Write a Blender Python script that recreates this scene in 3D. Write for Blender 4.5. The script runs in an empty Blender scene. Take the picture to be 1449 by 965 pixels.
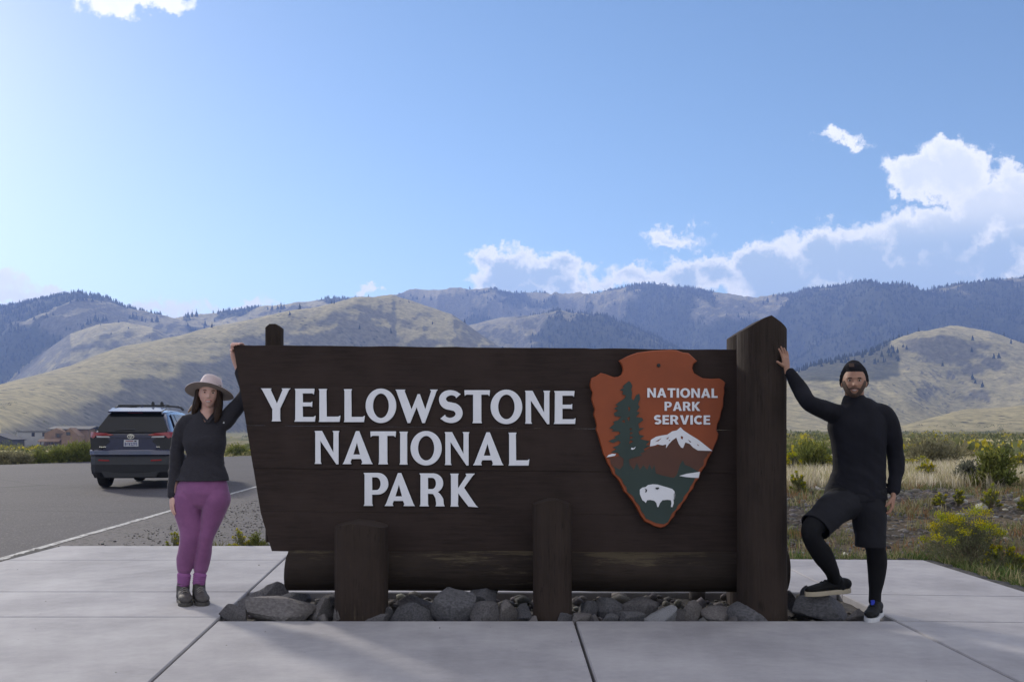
import bpy, bmesh, math, random
import numpy as np
from mathutils import Vector, Matrix
R = math.radians
rng = np.random.default_rng(7)
random.seed(7)
sc = bpy.context.scene
col = sc.collection

# ------------------------------------------------------------------ camera, sky, sun, exposure
F, CX, HY, H = 1288.0, 724.5, 610.0, 1.3          # focal length in photo pixels, centre column, horizon row, eye height
cam_d = bpy.data.cameras.new("camera")
cam_d.sensor_width = 36.0
cam_d.lens = 36.0 * F / 1449.0
cam_d.shift_y = (HY - 482.5) / 1449.0
cam_d.clip_start = 0.1
cam_d.clip_end = 30000.0
cam = bpy.data.objects.new("camera", cam_d)
cam.location = (0, 0, H)
cam.rotation_euler = (R(90), 0, 0)
col.objects.link(cam)
sc.camera = cam

SUN_AZ, SUN_EL = R(-40), R(22.5)
sun_dir = Vector((math.sin(SUN_AZ) * math.cos(SUN_EL), math.cos(SUN_AZ) * math.cos(SUN_EL), math.sin(SUN_EL)))
sd = bpy.data.lights.new("sun", 'SUN')
sd.energy = 2.5
sd.angle = R(5)
sd.color = (1.0, 0.93, 0.82)
sun = bpy.data.objects.new("sun", sd)
sun.rotation_euler = sun_dir.to_track_quat('Z', 'Y').to_euler()
sun.location = (-30, 40, 40)
col.objects.link(sun)
sc.view_settings.view_transform = 'Standard'
sc.view_settings.look = 'None'
sc.view_settings.gamma = 1.0
sc.view_settings.exposure = 0.62
sc.view_settings.use_curve_mapping = False
sc.cycles.volume_bounces = 1
sc.cycles.max_bounces = 6
sc.cycles.transparent_max_bounces = 12

world = bpy.data.worlds.new("World")
sc.world = world
world.use_nodes = True


class NT:
    """Small wrapper for building node trees."""
    def __init__(self, tree):
        self.t = tree
        self.n = tree.nodes
        self.l = tree.links

    def node(self, typ, **kw):
        nd = self.n.new(typ)
        for k, v in kw.items():
            setattr(nd, k, v)
        return nd

    def put(self, sock, v):
        if hasattr(v, 'is_output'):
            self.l.new(v, sock)
        elif v is not None:
            sock.default_value = v

    def math(self, op, a, b=None, c=None, clamp=False):
        nd = self.node('ShaderNodeMath', operation=op, use_clamp=clamp)
        self.put(nd.inputs[0], a)
        if b is not None: self.put(nd.inputs[1], b)
        if c is not None: self.put(nd.inputs[2], c)
        return nd.outputs[0]

    def vec(self, op, a, b=None):
        nd = self.node('ShaderNodeVectorMath', operation=op)
        self.put(nd.inputs[0], a)
        if b is not None: self.put(nd.inputs[1], b)
        return nd.outputs['Value'] if op in ('LENGTH', 'DOT_PRODUCT') else nd.outputs[0]

    def noise(self, vec, scale, detail=4, rough=0.55, dist=0.0, lac=2.0):
        nd = self.node('ShaderNodeTexNoise')
        if vec is not None: self.put(nd.inputs['Vector'], vec)
        nd.inputs['Scale'].default_value = scale
        nd.inputs['Detail'].default_value = detail
        nd.inputs['Roughness'].default_value = rough
        nd.inputs['Lacunarity'].default_value = lac
        nd.inputs['Distortion'].default_value = dist
        return nd.outputs['Fac']

    def rng(self, v, a, b, c=0.0, d=1.0, smooth=True):
        nd = self.node('ShaderNodeMapRange')
        nd.interpolation_type = 'SMOOTHSTEP' if smooth else 'LINEAR'
        self.put(nd.inputs[0], v)
        for i, x in enumerate((a, b, c, d)):
            self.put(nd.inputs[i + 1], x)
        return nd.outputs[0]

    def mix(self, f, a, b):
        nd = self.node('ShaderNodeMix', data_type='RGBA')
        self.put(nd.inputs[0], f)
        for s, v in ((nd.inputs[6], a), (nd.inputs[7], b)):
            if not hasattr(v, 'is_output') and len(v) == 3: v = (*v, 1)
            self.put(s, v)
        return nd.outputs[2]

    def bump(self, h, strength=0.3, dist=0.01, normal=None):
        nd = self.node('ShaderNodeBump')
        nd.inputs['Strength'].default_value = strength
        nd.inputs['Distance'].default_value = dist
        self.put(nd.inputs['Height'], h)
        if normal is not None: self.put(nd.inputs['Normal'], normal)
        return nd.outputs[0]


def build_world():
    w = NT(world.node_tree)
    w.n.clear()
    out = w.node('ShaderNodeOutputWorld')
    bg = w.node('ShaderNodeBackground')
    bg.inputs['Strength'].default_value = 0.115
    w.l.new(bg.outputs[0], out.inputs[0])
    sky = w.node('ShaderNodeTexSky', sky_type='NISHITA')
    sky.sun_disc = False
    sky.sun_elevation = SUN_EL
    sky.sun_rotation = SUN_AZ
    sky.altitude = 1600
    sky.air_density = 1.0
    sky.dust_density = 0.6
    sky.ozone_density = 0.7
    # clouds: a density field over the direction of view, for the northern half of the sky
    geo = w.node('ShaderNodeTexCoord')
    d = geo.outputs['Generated']
    sep = w.node('ShaderNodeSeparateXYZ')
    w.l.new(d, sep.inputs[0])
    yy = w.math('MAXIMUM', sep.outputs[1], 0.02)
    comb = w.node('ShaderNodeCombineXYZ')
    w.l.new(w.math('DIVIDE', sep.outputs[0], yy), comb.inputs[0])
    w.l.new(w.math('DIVIDE', sep.outputs[2], yy), comb.inputs[1])
    uv = comb.outputs[0]
    uv_u, uv_v = comb.inputs[0].links[0].from_socket, comb.inputs[1].links[0].from_socket
    # warp
    n1 = w.noise(uv, 26.0, 7, 0.62)
    n2 = w.noise(w.vec('ADD', uv, (3.1, 7.7, 0.0)), 26.0, 7, 0.62)
    wv = w.node('ShaderNodeCombineXYZ')
    w.l.new(w.math('MULTIPLY_ADD', n1, 0.085, -0.0425), wv.inputs[0])
    w.l.new(w.math('MULTIPLY_ADD', n2, 0.075, -0.0375), wv.inputs[1])
    p = w.vec('ADD', uv, wv.outputs[0])
    ell = [  # px, py, rx, ry in photo pixels of angle
        (715, 392, 50, 38), (775, 388, 46, 36), (690, 372, 26, 20), (742, 430, 70, 36), (800, 420, 30, 45),
        (850, 396, 22, 12), (905, 390, 42, 17), (965, 395, 46, 24), (1020, 392, 46, 26), (1075, 378, 50, 34),
        (1110, 400, 80, 64), (1165, 365, 50, 48), (1225, 375, 70, 62), (1290, 348, 70, 50), (1345, 330, 60, 42),
        (1300, 400, 140, 60), (1385, 305, 50, 40), (1430, 300, 40, 40), (1420, 372, 62, 42), (1460, 340, 44, 34),
        (1300, 246, 50, 36), (1352, 244, 64, 40), (1395, 280, 50, 28), (1440, 262, 44, 26), (1470, 275, 60, 40),
        (1195, 196, 28, 10), (952, 336, 40, 14),
        (180, -2, 62, 22), (225, 4, 40, 12), (40, 418, 66, 12), (-60, 410, 90, 26), (215, 440, 60, 12), (340, 437, 46, 9), (1600, 330, 160, 90),
        (520, 404, 9, 6), (168, 440, 22, 8)]
    fld = None
    for (px, py, rx, ry) in ell:
        q = w.vec('SUBTRACT', p, ((px - CX) / F, (HY - py) / F, 0))
        q = w.vec('MULTIPLY', q, (F / rx, F / ry, 0))
        # soft ball: size-aware distance in photo-pixel units of the smaller radius
        e = w.math('MULTIPLY', w.math('SUBTRACT', w.vec('LENGTH', q), 1.0), min(1.3, max(0.42, min(rx, ry) / 30.0)))
        fld = e if fld is None else w.math('SMOOTH_MIN', fld, e, 0.16)
    nb = w.noise(uv, 17.0, 9, 0.62)
    nf = w.noise(p, 60.0, 6, 0.65)
    nsum = w.math('ADD', w.math('MULTIPLY_ADD', nb, 1.15, -0.44), w.math('MULTIPLY_ADD', nf, 0.55, -0.27))
    dens = w.math('SUBTRACT', nsum, fld)
    alpha = w.rng(dens, -0.08, 0.30)
    front = w.rng(sep.outputs[1], 0.05, 0.3)
    above = w.rng(sep.outputs[2], 0.0, 0.02)
    alpha = w.math('MULTIPLY', w.math('MULTIPLY', alpha, front), above)
    core = w.math('MULTIPLY', w.rng(dens, 0.22, 0.85), w.math('MULTIPLY', w.rng(uv_v, 0.255, 0.20, 0.35, 1.0), w.rng(uv_u, -0.12, -0.05, 0.15, 1.0)))
    # thick cloud lit from behind: bright rims, bluish heart
    nc = w.noise(uv, 45.0, 6, 0.6)
    rim = w.mix(nc, (6.4, 6.5, 6.6), (8.0, 7.8, 7.6))
    ccol = w.mix(core, rim, (3.2, 4.1, 5.2))
    # bright broken cloud added over the unseen sky only, as white fill light
    up = w.math('MAXIMUM', w.math('ADD', sep.outputs[2], 0.22), 0.05)
    cp = w.node('ShaderNodeCombineXYZ')
    w.l.new(w.math('DIVIDE', sep.outputs[0], up), cp.inputs[0]); w.l.new(w.math('DIVIDE', sep.outputs[1], up), cp.inputs[1])
    cn = w.noise(cp.outputs[0], 1.5, 8, 0.55)
    cover = w.rng(cn, 0.40, 0.52)
    inside = w.math('MULTIPLY', w.math('MULTIPLY', w.rng(w.math('ABSOLUTE', w.math('DIVIDE', sep.outputs[0], yy)), 0.95, 0.72), w.rng(w.math('DIVIDE', sep.outputs[2], yy), 0.85, 0.60)), w.rng(sep.outputs[1], 0.2, 0.35))
    cover = w.math('MULTIPLY', cover, w.math('MULTIPLY', w.math('SUBTRACT', 1.0, inside), above))
    hs = w.node('ShaderNodeHueSaturation')
    hs.inputs['Saturation'].default_value = 1.14
    hs.inputs['Value'].default_value = 0.94
    w.l.new(sky.outputs[0], hs.inputs['Color'])
    w.l.new(w.mix(w.math('MULTIPLY', alpha, 0.95), w.mix(w.math('MULTIPLY', cover, 0.9), hs.outputs[0], (7.4, 7.2, 7.2)), ccol), bg.inputs['Color'])


build_world()

# ------------------------------------------------------------------ helpers
def at(px, py, Y):
    """Point at distance Y seen in direction (px, py) of the photo."""
    return Vector(((px - CX) * Y / F, Y, H - (py - HY) * Y / F))


def tag(o, label=None, cat=None, group=None, kind=None):
    if label: o['label'] = label
    if cat: o['category'] = cat
    if group: o['group'] = group
    if kind: o['kind'] = kind
    return o


def empty(name, loc=(0, 0, 0), rz=0.0, label=None, cat=None, group=None):
    o = bpy.data.objects.new(name, None)
    o.empty_display_size = 0.2
    o.location = loc
    o.rotation_euler = (0, 0, rz)
    col.objects.link(o)
    return tag(o, label, cat, group)


def link(name, me, m=None, parent=None, smooth=False):
    if m is not None and len(me.materials) == 0:
        me.materials.append(m)
    if smooth:
        me.polygons.foreach_set('use_smooth', np.ones(len(me.polygons), bool))
    o = bpy.data.objects.new(name, me)
    col.objects.link(o)
    if parent is not None:
        o.parent = parent
    return o


def npmesh(name, v, f, attr=None):
    """Mesh from numpy arrays; f is (n,3) or (n,4)."""
    v = np.asarray(v, np.float32); f = np.asarray(f, np.int32)
    me = bpy.data.meshes.new(name)
    k = f.shape[1]
    me.vertices.add(len(v)); me.vertices.foreach_set('co', v.ravel())
    me.loops.add(f.size); me.loops.foreach_set('vertex_index', f.ravel())
    me.polygons.add(len(f))
    me.polygons.foreach_set('loop_start', np.arange(0, f.size, k, dtype=np.int32))
    me.polygons.foreach_set('loop_total', np.full(len(f), k, np.int32))
    for an, av in (attr or {}).items():
        a = me.attributes.new(an, 'FLOAT_COLOR', 'POINT')
        c = np.ones((len(v), 4), np.float32); c[:, :av.shape[1]] = av
        a.data.foreach_set('color', c.ravel())
    me.update(calc_edges=True)
    return me


def bm_mesh(name, bm):
    me = bpy.data.meshes.new(name)
    bmesh.ops.recalc_face_normals(bm, faces=bm.faces)
    bm.to_mesh(me); bm.free()
    return me


def copy_tree(o, parent=None):
    c = o.copy(); col.objects.link(c)
    if parent is not None: c.parent = parent
    for ch in list(o.children): copy_tree(ch, c)
    return c


def _hash(ix, iy, iz, s):
    h = (ix * 374761393 + iy * 668265263 + iz * 1274126177 + s * 974634777) & 0xFFFFFFFF
    h = ((h ^ (h >> 13)) * 1103515245) & 0xFFFFFFFF
    h = ((h ^ (h >> 16)) * 2246822519) & 0xFFFFFFFF
    return ((h ^ (h >> 15)) & 0xFFFFFF) / float(0xFFFFFF)


def vnoise(x, y, z=None, seed=0):
    """Value noise in -1..1 (2-D, or 3-D when z is given)."""
    x = np.asarray(x, float); y = np.asarray(y, float)
    z0 = np.zeros_like(x) if z is None else np.asarray(z, float)
    ix, iy, iz = (np.floor(a).astype(np.int64) for a in (x, y, z0))
    fx, fy, fz = x - ix, y - iy, z0 - iz
    fx, fy, fz = (a * a * a * (a * (a * 6 - 15) + 10) for a in (fx, fy, fz))
    r = 0
    for dz in ((0,) if z is None else (0, 1)):
        wz = 1 if z is None else (fz if dz else 1 - fz)
        for dx in (0, 1):
            for dy in (0, 1):
                r = r + wz * (fx if dx else 1 - fx) * (fy if dy else 1 - fy) * _hash(ix + dx, iy + dy, iz + dz, seed)
    return r * 2 - 1


def fbm(x, y, z=None, oct=5, seed=0, gain=0.5, ridged=False):
    a, s, t = 1.0, 0.0, 0.0
    for k in range(oct):
        n = vnoise(x * 2 ** k + 13.7 * k, y * 2 ** k + 7.1 * k, None if z is None else z * 2 ** k, seed + k)
        if ridged: n = 1 - 2 * np.abs(n)
        s = s + a * n; t += a; a *= gain
    return s / t


def sm(a, b, x):
    t = np.clip((x - a) / (b - a), 0, 1)
    return t * t * (3 - 2 * t)


def mat(name, base, rough=0.8, var=0.0, vscale=8.0, col2=None, bump=0.0, bscale=40.0, bdist=0.01, metallic=0.0, spec=0.5, coord='Object', stretch=None, detail=5, sheen=0.0, coat=0.0, subsurf=0.0):
    """Principled material with noise colour variation and bump."""
    m = bpy.data.materials.new(name); m.use_nodes = True
    t = NT(m.node_tree)
    b = t.n['Principled BSDF']
    b.inputs['Roughness'].default_value = rough
    b.inputs['Metallic'].default_value = metallic
    b.inputs['Specular IOR Level'].default_value = spec
    b.inputs['Sheen Weight'].default_value = sheen
    b.inputs['Coat Weight'].default_value = coat
    if subsurf:
        b.inputs['Subsurface Weight'].default_value = subsurf
        b.inputs['Subsurface Radius'].default_value = (0.01, 0.004, 0.002)
        b.inputs['Subsurface Scale'].default_value = 0.6
    tc = t.node('ShaderNodeTexCoord').outputs[coord]
    if stretch:
        mp = t.node('ShaderNodeMapping'); t.l.new(tc, mp.inputs[0]); mp.inputs['Scale'].default_value = stretch; tc = mp.outputs[0]
    if col2 is None and var: col2 = tuple(max(0, c * (1 - var)) for c in base)
    if col2 is not None:
        f = t.rng(t.noise(tc, vscale, detail, 0.6), 0.3, 0.7)
        t.l.new(t.mix(f, base, col2), b.inputs['Base Color'])
    else:
        b.inputs['Base Color'].default_value = (*base, 1)
    if bump:
        t.l.new(t.bump(t.noise(tc, bscale, 5, 0.65), bump, bdist), b.inputs['Normal'])
    return m


def attr_mat(name, rough=0.9, attr='tint', bump=0.0, bscale=1.0, bdist=0.1, spec=0.2, var=0.0, vscale=3.0, trans=0.0):
    m = bpy.data.materials.new(name); m.use_nodes = True
    t = NT(m.node_tree); b = t.n['Principled BSDF']
    a = t.node('ShaderNodeAttribute', attribute_name=attr)
    c = a.outputs['Color']
    b.inputs['Roughness'].default_value = rough
    b.inputs['Specular IOR Level'].default_value = spec
    tc = t.node('ShaderNodeTexCoord').outputs['Object']
    if var:
        hs = t.node('ShaderNodeHueSaturation')
        t.l.new(c, hs.inputs['Color'])
        t.l.new(t.rng(t.noise(tc, vscale, 5, 0.65), 0.25, 0.75, 1 - var, 1 + var), hs.inputs['Value'])
        c = hs.outputs[0]
    t.l.new(c, b.inputs['Base Color'])
    if bump:
        t.l.new(t.bump(t.noise(tc, bscale, 6, 0.7), bump, bdist), b.inputs['Normal'])
    if trans:
        tr = t.node('ShaderNodeBsdfTranslucent'); t.l.new(c, tr.inputs[0])
        ms = t.node('ShaderNodeMixShader'); ms.inputs[0].default_value = trans
        t.l.new(b.outputs[0], ms.inputs[1]); t.l.new(tr.outputs[0], ms.inputs[2])
        t.l.new(ms.outputs[0], t.n['Material Output'].inputs[0])
    return m

# ------------------------------------------------------------------ terrain
def interp(px, pts):
    xs, ys = zip(*pts)
    return np.interp(px, xs, ys)


LAYERS = [
    # name, silhouette (px,py), crest distance (px,Y), front width, back width, power
    ('leftback', [(-500, 470), (-150, 432), (0, 438), (50, 428), (110, 419), (150, 428), (180, 440), (230, 455), (290, 470), (420, 520), (560, 600), (640, 640)], [(-500, 2700), (0, 2500), (300, 2500)], 1150, 900, 1.0),
    ('knob', [(-200, 580), (0, 545), (60, 500), (100, 474), (140, 460), (175, 457), (215, 464), (250, 482), (300, 505), (360, 540), (460, 640)], [(-200, 1900), (300, 2000)], 640, 420, 1.0),
    ('leftmid', [(100, 640), (180, 500), (230, 456), (300, 446), (330, 442), (400, 437), (470, 428), (530, 426), (600, 440), (700, 500), (800, 640)], [(100, 2500), (300, 2700), (530, 2900)], 900, 900, 1.0),
    ('nearleft', [(-600, 600), (-200, 575), (0, 547), (100, 520), (170, 495), (250, 478), (330, 459), (380, 449), (440, 439), (500, 425), (555, 419), (585, 428), (640, 448), (700, 488), (760, 535), (820, 575), (880, 605), (930, 640)],
        [(-600, 760), (0, 950), (250, 1300), (450, 1600), (560, 1760), (700, 1700), (900, 1650)], 480, 700, 1.7),
    ('back', [(300, 640), (450, 480), (520, 428), (580, 420), (640, 416), (690, 413), (740, 416), (800, 421), (850, 417), (890, 410), (930, 406), (965, 409), (1010, 417), (1060, 427), (1110, 420), (1160, 414), (1220, 408), (1265, 412), (1310, 420), (1380, 412), (1449, 404), (1700, 398), (2200, 430)],
        [(300, 3400), (800, 3700), (1100, 3300), (1260, 2900), (1449, 2900), (2000, 2900)], 1350, 900, 1.0),
    ('midspur', [(560, 640), (620, 470), (700, 452), (790, 440), (850, 452), (930, 480), (1000, 520), (1100, 600), (1150, 640)], [(560, 2600), (1150, 2500)], 900, 700, 1.0),
    ('rightspur', [(880, 640), (1000, 585), (1080, 545), (1150, 522), (1215, 508), (1262, 489), (1300, 476), (1345, 471), (1400, 478), (1449, 494), (1560, 540), (1750, 600), (1900, 640)],
        [(880, 1500), (1100, 1450), (1345, 1700), (1600, 1500)], 860, 620, 1.0),
    ('rightlow', [(1180, 640), (1240, 604), (1278, 602), (1331, 588), (1365, 579), (1410, 577), (1449, 574), (1600, 570), (1900, 600)], [(1180, 620), (1365, 720), (1900, 760)], 190, 200, 1.0),
]


def base_h(X, Y):
    """Plain: near ground, roadside bank, and the drop beyond the road on the left."""
    px = CX + F * X / np.maximum(Y, 1.0)
    z = np.full_like(X, -0.10)
    # gravel bank behind and right of the paving
    right = sm(0.3, 2.2, X)
    bank = 0.46 * sm(9.4, 15.0, Y + 0.35 * np.maximum(X - 4.2, 0)) * right
    bank *= 1 - 0.75 * sm(26, 60, Y)
    z = z + bank + 0.05 * right * sm(9.6, 11, Y) * fbm(X * 0.9, Y * 0.9, oct=4, seed=5)
    z = z + 0.10 * right * sm(60, 200, Y)
    left = 1 - sm(-14, 6, X / np.maximum(Y, 1) * 40 + 3)
    z = z - left * (0.02 * sm(40, 46, Y) + 5.0 * sm(50, 260, Y) * (1 - 0.9 * sm(420, 900, Y)))
    return z


def terrain(X, Y, detail=True):
    X = np.asarray(X, float); Y = np.asarray(Y, float)
    px = CX + F * X / np.maximum(Y, 1.0)
    b = base_h(X, Y)
    h = b.copy()
    who = np.full(X.shape, -1)
    wx = X + 60 * fbm(X / 260, Y / 260, oct=3, seed=21)
    wy = Y + 90 * fbm(X / 300, Y / 300, oct=3, seed=31)
    wpx = CX + F * wx / np.maximum(Y, 1.0)
    for i, (nm, sil, dist, wf, wb, pw) in enumerate(LAYERS):
        wob = 0.35 if nm in ('nearleft', 'knob') else 1.0
        yc = interp(px, dist)
        hc = np.maximum(H + (HY - interp(px, sil)) * yc / F, -30)
        t = yc - (Y + (wy - Y) * wob)
        s = np.where(t > 0, t / wf, -t / wb)
        s = np.clip(s, 0, 1)
        pr = 0.5 + 0.5 * np.cos(math.pi * s)
        if pw > 1: pr = np.where(t > 0, 1 - s ** pw, pr)
        lh = hc * pr - 6 * (1 - pr)
        if detail:
            mid = np.sin(math.pi * np.clip(s, 0, 1)) 
            g = fbm(wx / 110 + 9 * i, wy / 210, oct=5, seed=40 + i, ridged=True, gain=0.5)
            lh = lh + hc * (0.022 if nm in ('nearleft', 'knob', 'rightlow') else 0.075) * g * (0.05 + mid)
            lh = lh + hc * 0.03 * fbm(X / 45, Y / 60, oct=3, seed=60 + i) * (0.06 + mid)
        up = lh > h
        who = np.where(up, i, who)
        k = 4.0
        d = np.clip(0.5 + 0.5 * (lh - h) / k, 0, 1)
        h = h * (1 - d) + lh * d + k * d * (1 - d) * sm(250, 500, Y)
    h = np.where(Y < 330, b, b + (h - b) * sm(330, 420, Y))
    return h, who


# rows of the terrain grid, dense where hills stand
us = np.concatenate([np.linspace(-1.5, -0.62, 70)[:-1], np.linspace(-0.62, 0.62, 900), np.linspace(0.62, 1.5, 70)[1:]])
Ys = np.concatenate([np.linspace(2, 24, 90)[:-1], np.geomspace(24, 420, 70)[:-1], np.linspace(420, 3000, 300)[:-1], np.linspace(3000, 5200, 60)])
UU, YY = np.meshgrid(us, Ys)
XX = UU * (YY + 15.0)
ZZ, WHO = terrain(XX, YY)
PX = CX + F * XX / YY
NR, NC = XX.shape


def forest_mask(X, Y, who, px, py):
    """0..1 tree cover over the hills, by hill and by place."""
    n = fbm(X / 130, Y / 160, oct=4, seed=80)
    f = np.zeros_like(X)
    lb = who == 0
    f = np.where(lb, sm(-0.10, 0.12, n + 0.55 * sm(140, 60, px) - 0.30 + 0.5 * sm(450, 490, py) * sm(190, 40, px)), f)
    f = np.where(who == 2, sm(0.30, 0.45, n), f)
    back = who == 4
    f = np.where(back, sm(-0.12, 0.10, n + 0.5 * sm(860, 900, px) - 0.22 + 0.35 * sm(440, 470, py) * sm(760, 860, px) - 0.7 * sm(1000, 1040, px) * sm(1130, 1090, px) * sm(480, 420, py)), f)
    f = np.where(who == 5, sm(0.0, 0.25, n + 0.35 * sm(780, 900, px)), f)
    f = np.where(who == 6, 0.9 * sm(-0.05, 0.1, n + 0.9 * sm(1295, 1235, px) * sm(560, 505, py) - 0.55), f)
    return f


PYY = HY - (ZZ - H) * F / YY
FM = forest_mask(XX, YY, WHO, PX, PYY)

# plant cover colours of the ground, with shade painted on steep faces
def cover_colour(X, Y, Z, who, px, fm):
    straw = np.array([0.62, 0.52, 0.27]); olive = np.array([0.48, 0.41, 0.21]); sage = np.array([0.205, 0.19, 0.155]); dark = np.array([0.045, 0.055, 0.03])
    dirt = np.array([0.16, 0.125, 0.085])
    n1 = fbm(X / 90, Y / 220, oct=5, seed=90); n2 = fbm(X / 22, Y / 40, oct=4, seed=91)
    shp = X.shape + (1,)
    def mixc(a, b, t): return a * (1 - t.reshape(shp)) + b * t.reshape(shp)
    c = np.ones(X.shape + (3,)) * straw
    c = mixc(c, olive, sm(-0.1, 0.5, n1) * 0.6)
    c = mixc(c, sage, sm(0.15, 0.6, n2) * 0.35)
    steepish = sm(0.0, 0.6, n1 + n2)
    # grass on the shoulders; steep faces painted darker sage to stand in for shade
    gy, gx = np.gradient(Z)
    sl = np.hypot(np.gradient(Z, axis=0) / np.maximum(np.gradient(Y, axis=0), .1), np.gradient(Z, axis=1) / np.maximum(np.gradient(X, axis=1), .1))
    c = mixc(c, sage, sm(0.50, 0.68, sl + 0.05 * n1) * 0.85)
    nl = ((who == 4) | (who == 5) | (who == 0)).astype(float)
    c = mixc(c, sage, nl * 0.45)
    c = mixc(c, dark, fm * 0.85)
    plain = sm(500, 200, Y) * (who < 0)
    field = np.ones(X.shape + (3,)) * np.array([0.27, 0.25, 0.08])
    field = mixc(field, np.array([0.48, 0.39, 0.19]), sm(0.0, 0.35, fbm(X / 30, Y / 14, oct=4, seed=95)))
    field = mixc(field, np.array([0.09, 0.11, 0.03]), sm(0.1, 0.5, fbm(X / 9, Y / 6, oct=4, seed=96)) * 0.8)
    c = mixc(c, field, np.where(who < 0, sm(1400, 500, Y), 0))
    near = sm(30, 18, Y)
    soil = mixc(np.ones(X.shape + (3,)) * dirt, np.array([0.085, 0.07, 0.055]), sm(-0.1, 0.4, fbm(X * 1.7, Y * 1.7, oct=4, seed=97)))
    grassy = np.ones(X.shape + (3,)) * np.array([0.30, 0.25, 0.14])
    soil = mixc(soil, grassy, sm(14.2, 15.6, Y + 0.6 * fbm(X * .7, Y * .7, oct=3, seed=98)))
    c = mixc(c, soil, near)
    return c


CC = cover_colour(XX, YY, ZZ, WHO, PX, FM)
idx = np.arange(NR * NC).reshape(NR, NC)
quads = np.stack([idx[:-1, :-1], idx[:-1, 1:], idx[1:, 1:], idx[1:, :-1]], -1).reshape(-1, 4)
rows_near = int(np.searchsorted(Ys, 330))


def hill_material():
    m = bpy.data.materials.new('hillside_grass'); m.use_nodes = True
    t = NT(m.node_tree); b = t.n['Principled BSDF']
    b.inputs['Roughness'].default_value = 0.95; b.inputs['Specular IOR Level'].default_value = 0.1
    a = t.node('ShaderNodeAttribute', attribute_name='tint')
    tc = t.node('ShaderNodeTexCoord').outputs['Object']
    hs = t.node('ShaderNodeHueSaturation'); t.l.new(a.outputs['Color'], hs.inputs['Color'])
    t.l.new(t.rng(t.noise(tc, 0.11, 6, 0.7), 0.3, 0.7, 0.72, 1.3), hs.inputs['Value'])
    # sagebrush dots
    vor = t.node('ShaderNodeTexVoronoi'); t.l.new(tc, vor.inputs['Vector']); vor.inputs['Scale'].default_value = 0.085
    vor.inputs['Randomness'].default_value = 1.0
    dots = t.math('MULTIPLY', t.rng(vor.outputs['Distance'], 0.14, 0.28, 1, 0), t.rng(t.noise(tc, 0.012, 3), 0.46, 0.62))
    t.l.new(t.mix(t.math('MULTIPLY', dots, 0.75), hs.outputs[0], (0.07, 0.075, 0.05)), b.inputs['Base Color'])
    t.l.new(t.bump(t.noise(tc, 0.05, 9, 0.78), 1.0, 14.0), b.inputs['Normal'])
    return m


def soil_material():
    m = bpy.data.materials.new('stony_soil'); m.use_nodes = True
    t = NT(m.node_tree); b = t.n['Principled BSDF']
    b.inputs['Roughness'].default_value = 0.95; b.inputs['Specular IOR Level'].default_value = 0.15
    a = t.node('ShaderNodeAttribute', attribute_name='tint')
    tc = t.node('ShaderNodeTexCoord').outputs['Object']
    hs = t.node('ShaderNodeHueSaturation'); t.l.new(a.outputs['Color'], hs.inputs['Color'])
    t.l.new(t.rng(t.noise(tc, 9, 7, 0.75), 0.3, 0.7, 0.5, 1.45), hs.inputs['Value'])
    t.l.new(hs.outputs[0], b.inputs['Base Color'])
    t.l.new(t.bump(t.noise(tc, 7, 8, 0.75), 1.0, 0.12), b.inputs['Normal'])
    return m


M_hill, M_soil = hill_material(), soil_material()
V = np.stack([XX, YY, ZZ], -1).reshape(-1, 3)
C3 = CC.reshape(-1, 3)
n_near = (rows_near + 1) * NC
qn = quads[: rows_near * (NC - 1)]
qf = quads[rows_near * (NC - 1):] - rows_near * NC
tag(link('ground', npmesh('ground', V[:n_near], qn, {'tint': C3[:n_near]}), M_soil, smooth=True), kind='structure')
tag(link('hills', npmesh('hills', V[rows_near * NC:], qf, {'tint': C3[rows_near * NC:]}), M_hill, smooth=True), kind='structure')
# ground behind the camera
gx = np.array([[-600, -400, -.1], [600, -400, -.1], [600, 2, -.1], [-600, 2, -.1]])
tag(link('ground', npmesh('ground_rear', gx, [[0, 1, 2, 3]], {'tint': np.full((4, 3), 0.12)}), M_soil), kind='structure')


def ground_z(x, y):
    return float(terrain(np.array([x]), np.array([y]))[0][0])


# ---- conifers on the hills: one woodland mass plus single trees
def conifer_arrays(P, Hh, rad, seed=1, tiers=3, sides=5):
    """Many small conifers as one vertex/face array: stacked ragged cones."""
    n = len(P); r = np.random.default_rng(seed)
    vs, fs = [], []
    off = 0
    for k in range(tiers):
        z0 = (0.08 + 0.27 * k); z1 = min(1.0, z0 + 0.50)
        rr = rad * (1 - 0.30 * k)
        ang = (np.arange(sides) / sides * 2 * math.pi)[None, :] + r.uniform(0, 6.28, (n, 1))
        jit = r.uniform(0.65, 1.25, (n, sides))
        ring = np.stack([P[:, None, 0] + np.cos(ang) * rr[:, None] * jit, P[:, None, 1] + np.sin(ang) * rr[:, None] * jit,
                         P[:, None, 2] + Hh[:, None] * (z0 + r.uniform(-.05, .05, (n, sides)))], -1)
        top = np.stack([P[:, 0] + r.normal(0, .05, n) * rad, P[:, 1], P[:, 2] + Hh * z1], -1)[:, None, :]
        blk = np.concatenate([ring, top], 1)
        base = off + np.arange(n)[:, None] * (sides + 1)
        i0 = np.arange(sides); i1 = (i0 + 1) % sides
        f = np.stack([base + i0, base + i1, np.broadcast_to(base + sides, (n, sides))], -1)
        vs.append(blk.reshape(-1, 3)); fs.append(f.reshape(-1, 3)); off += n * (sides + 1)
    return np.concatenate(vs), np.concatenate(fs)


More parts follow.
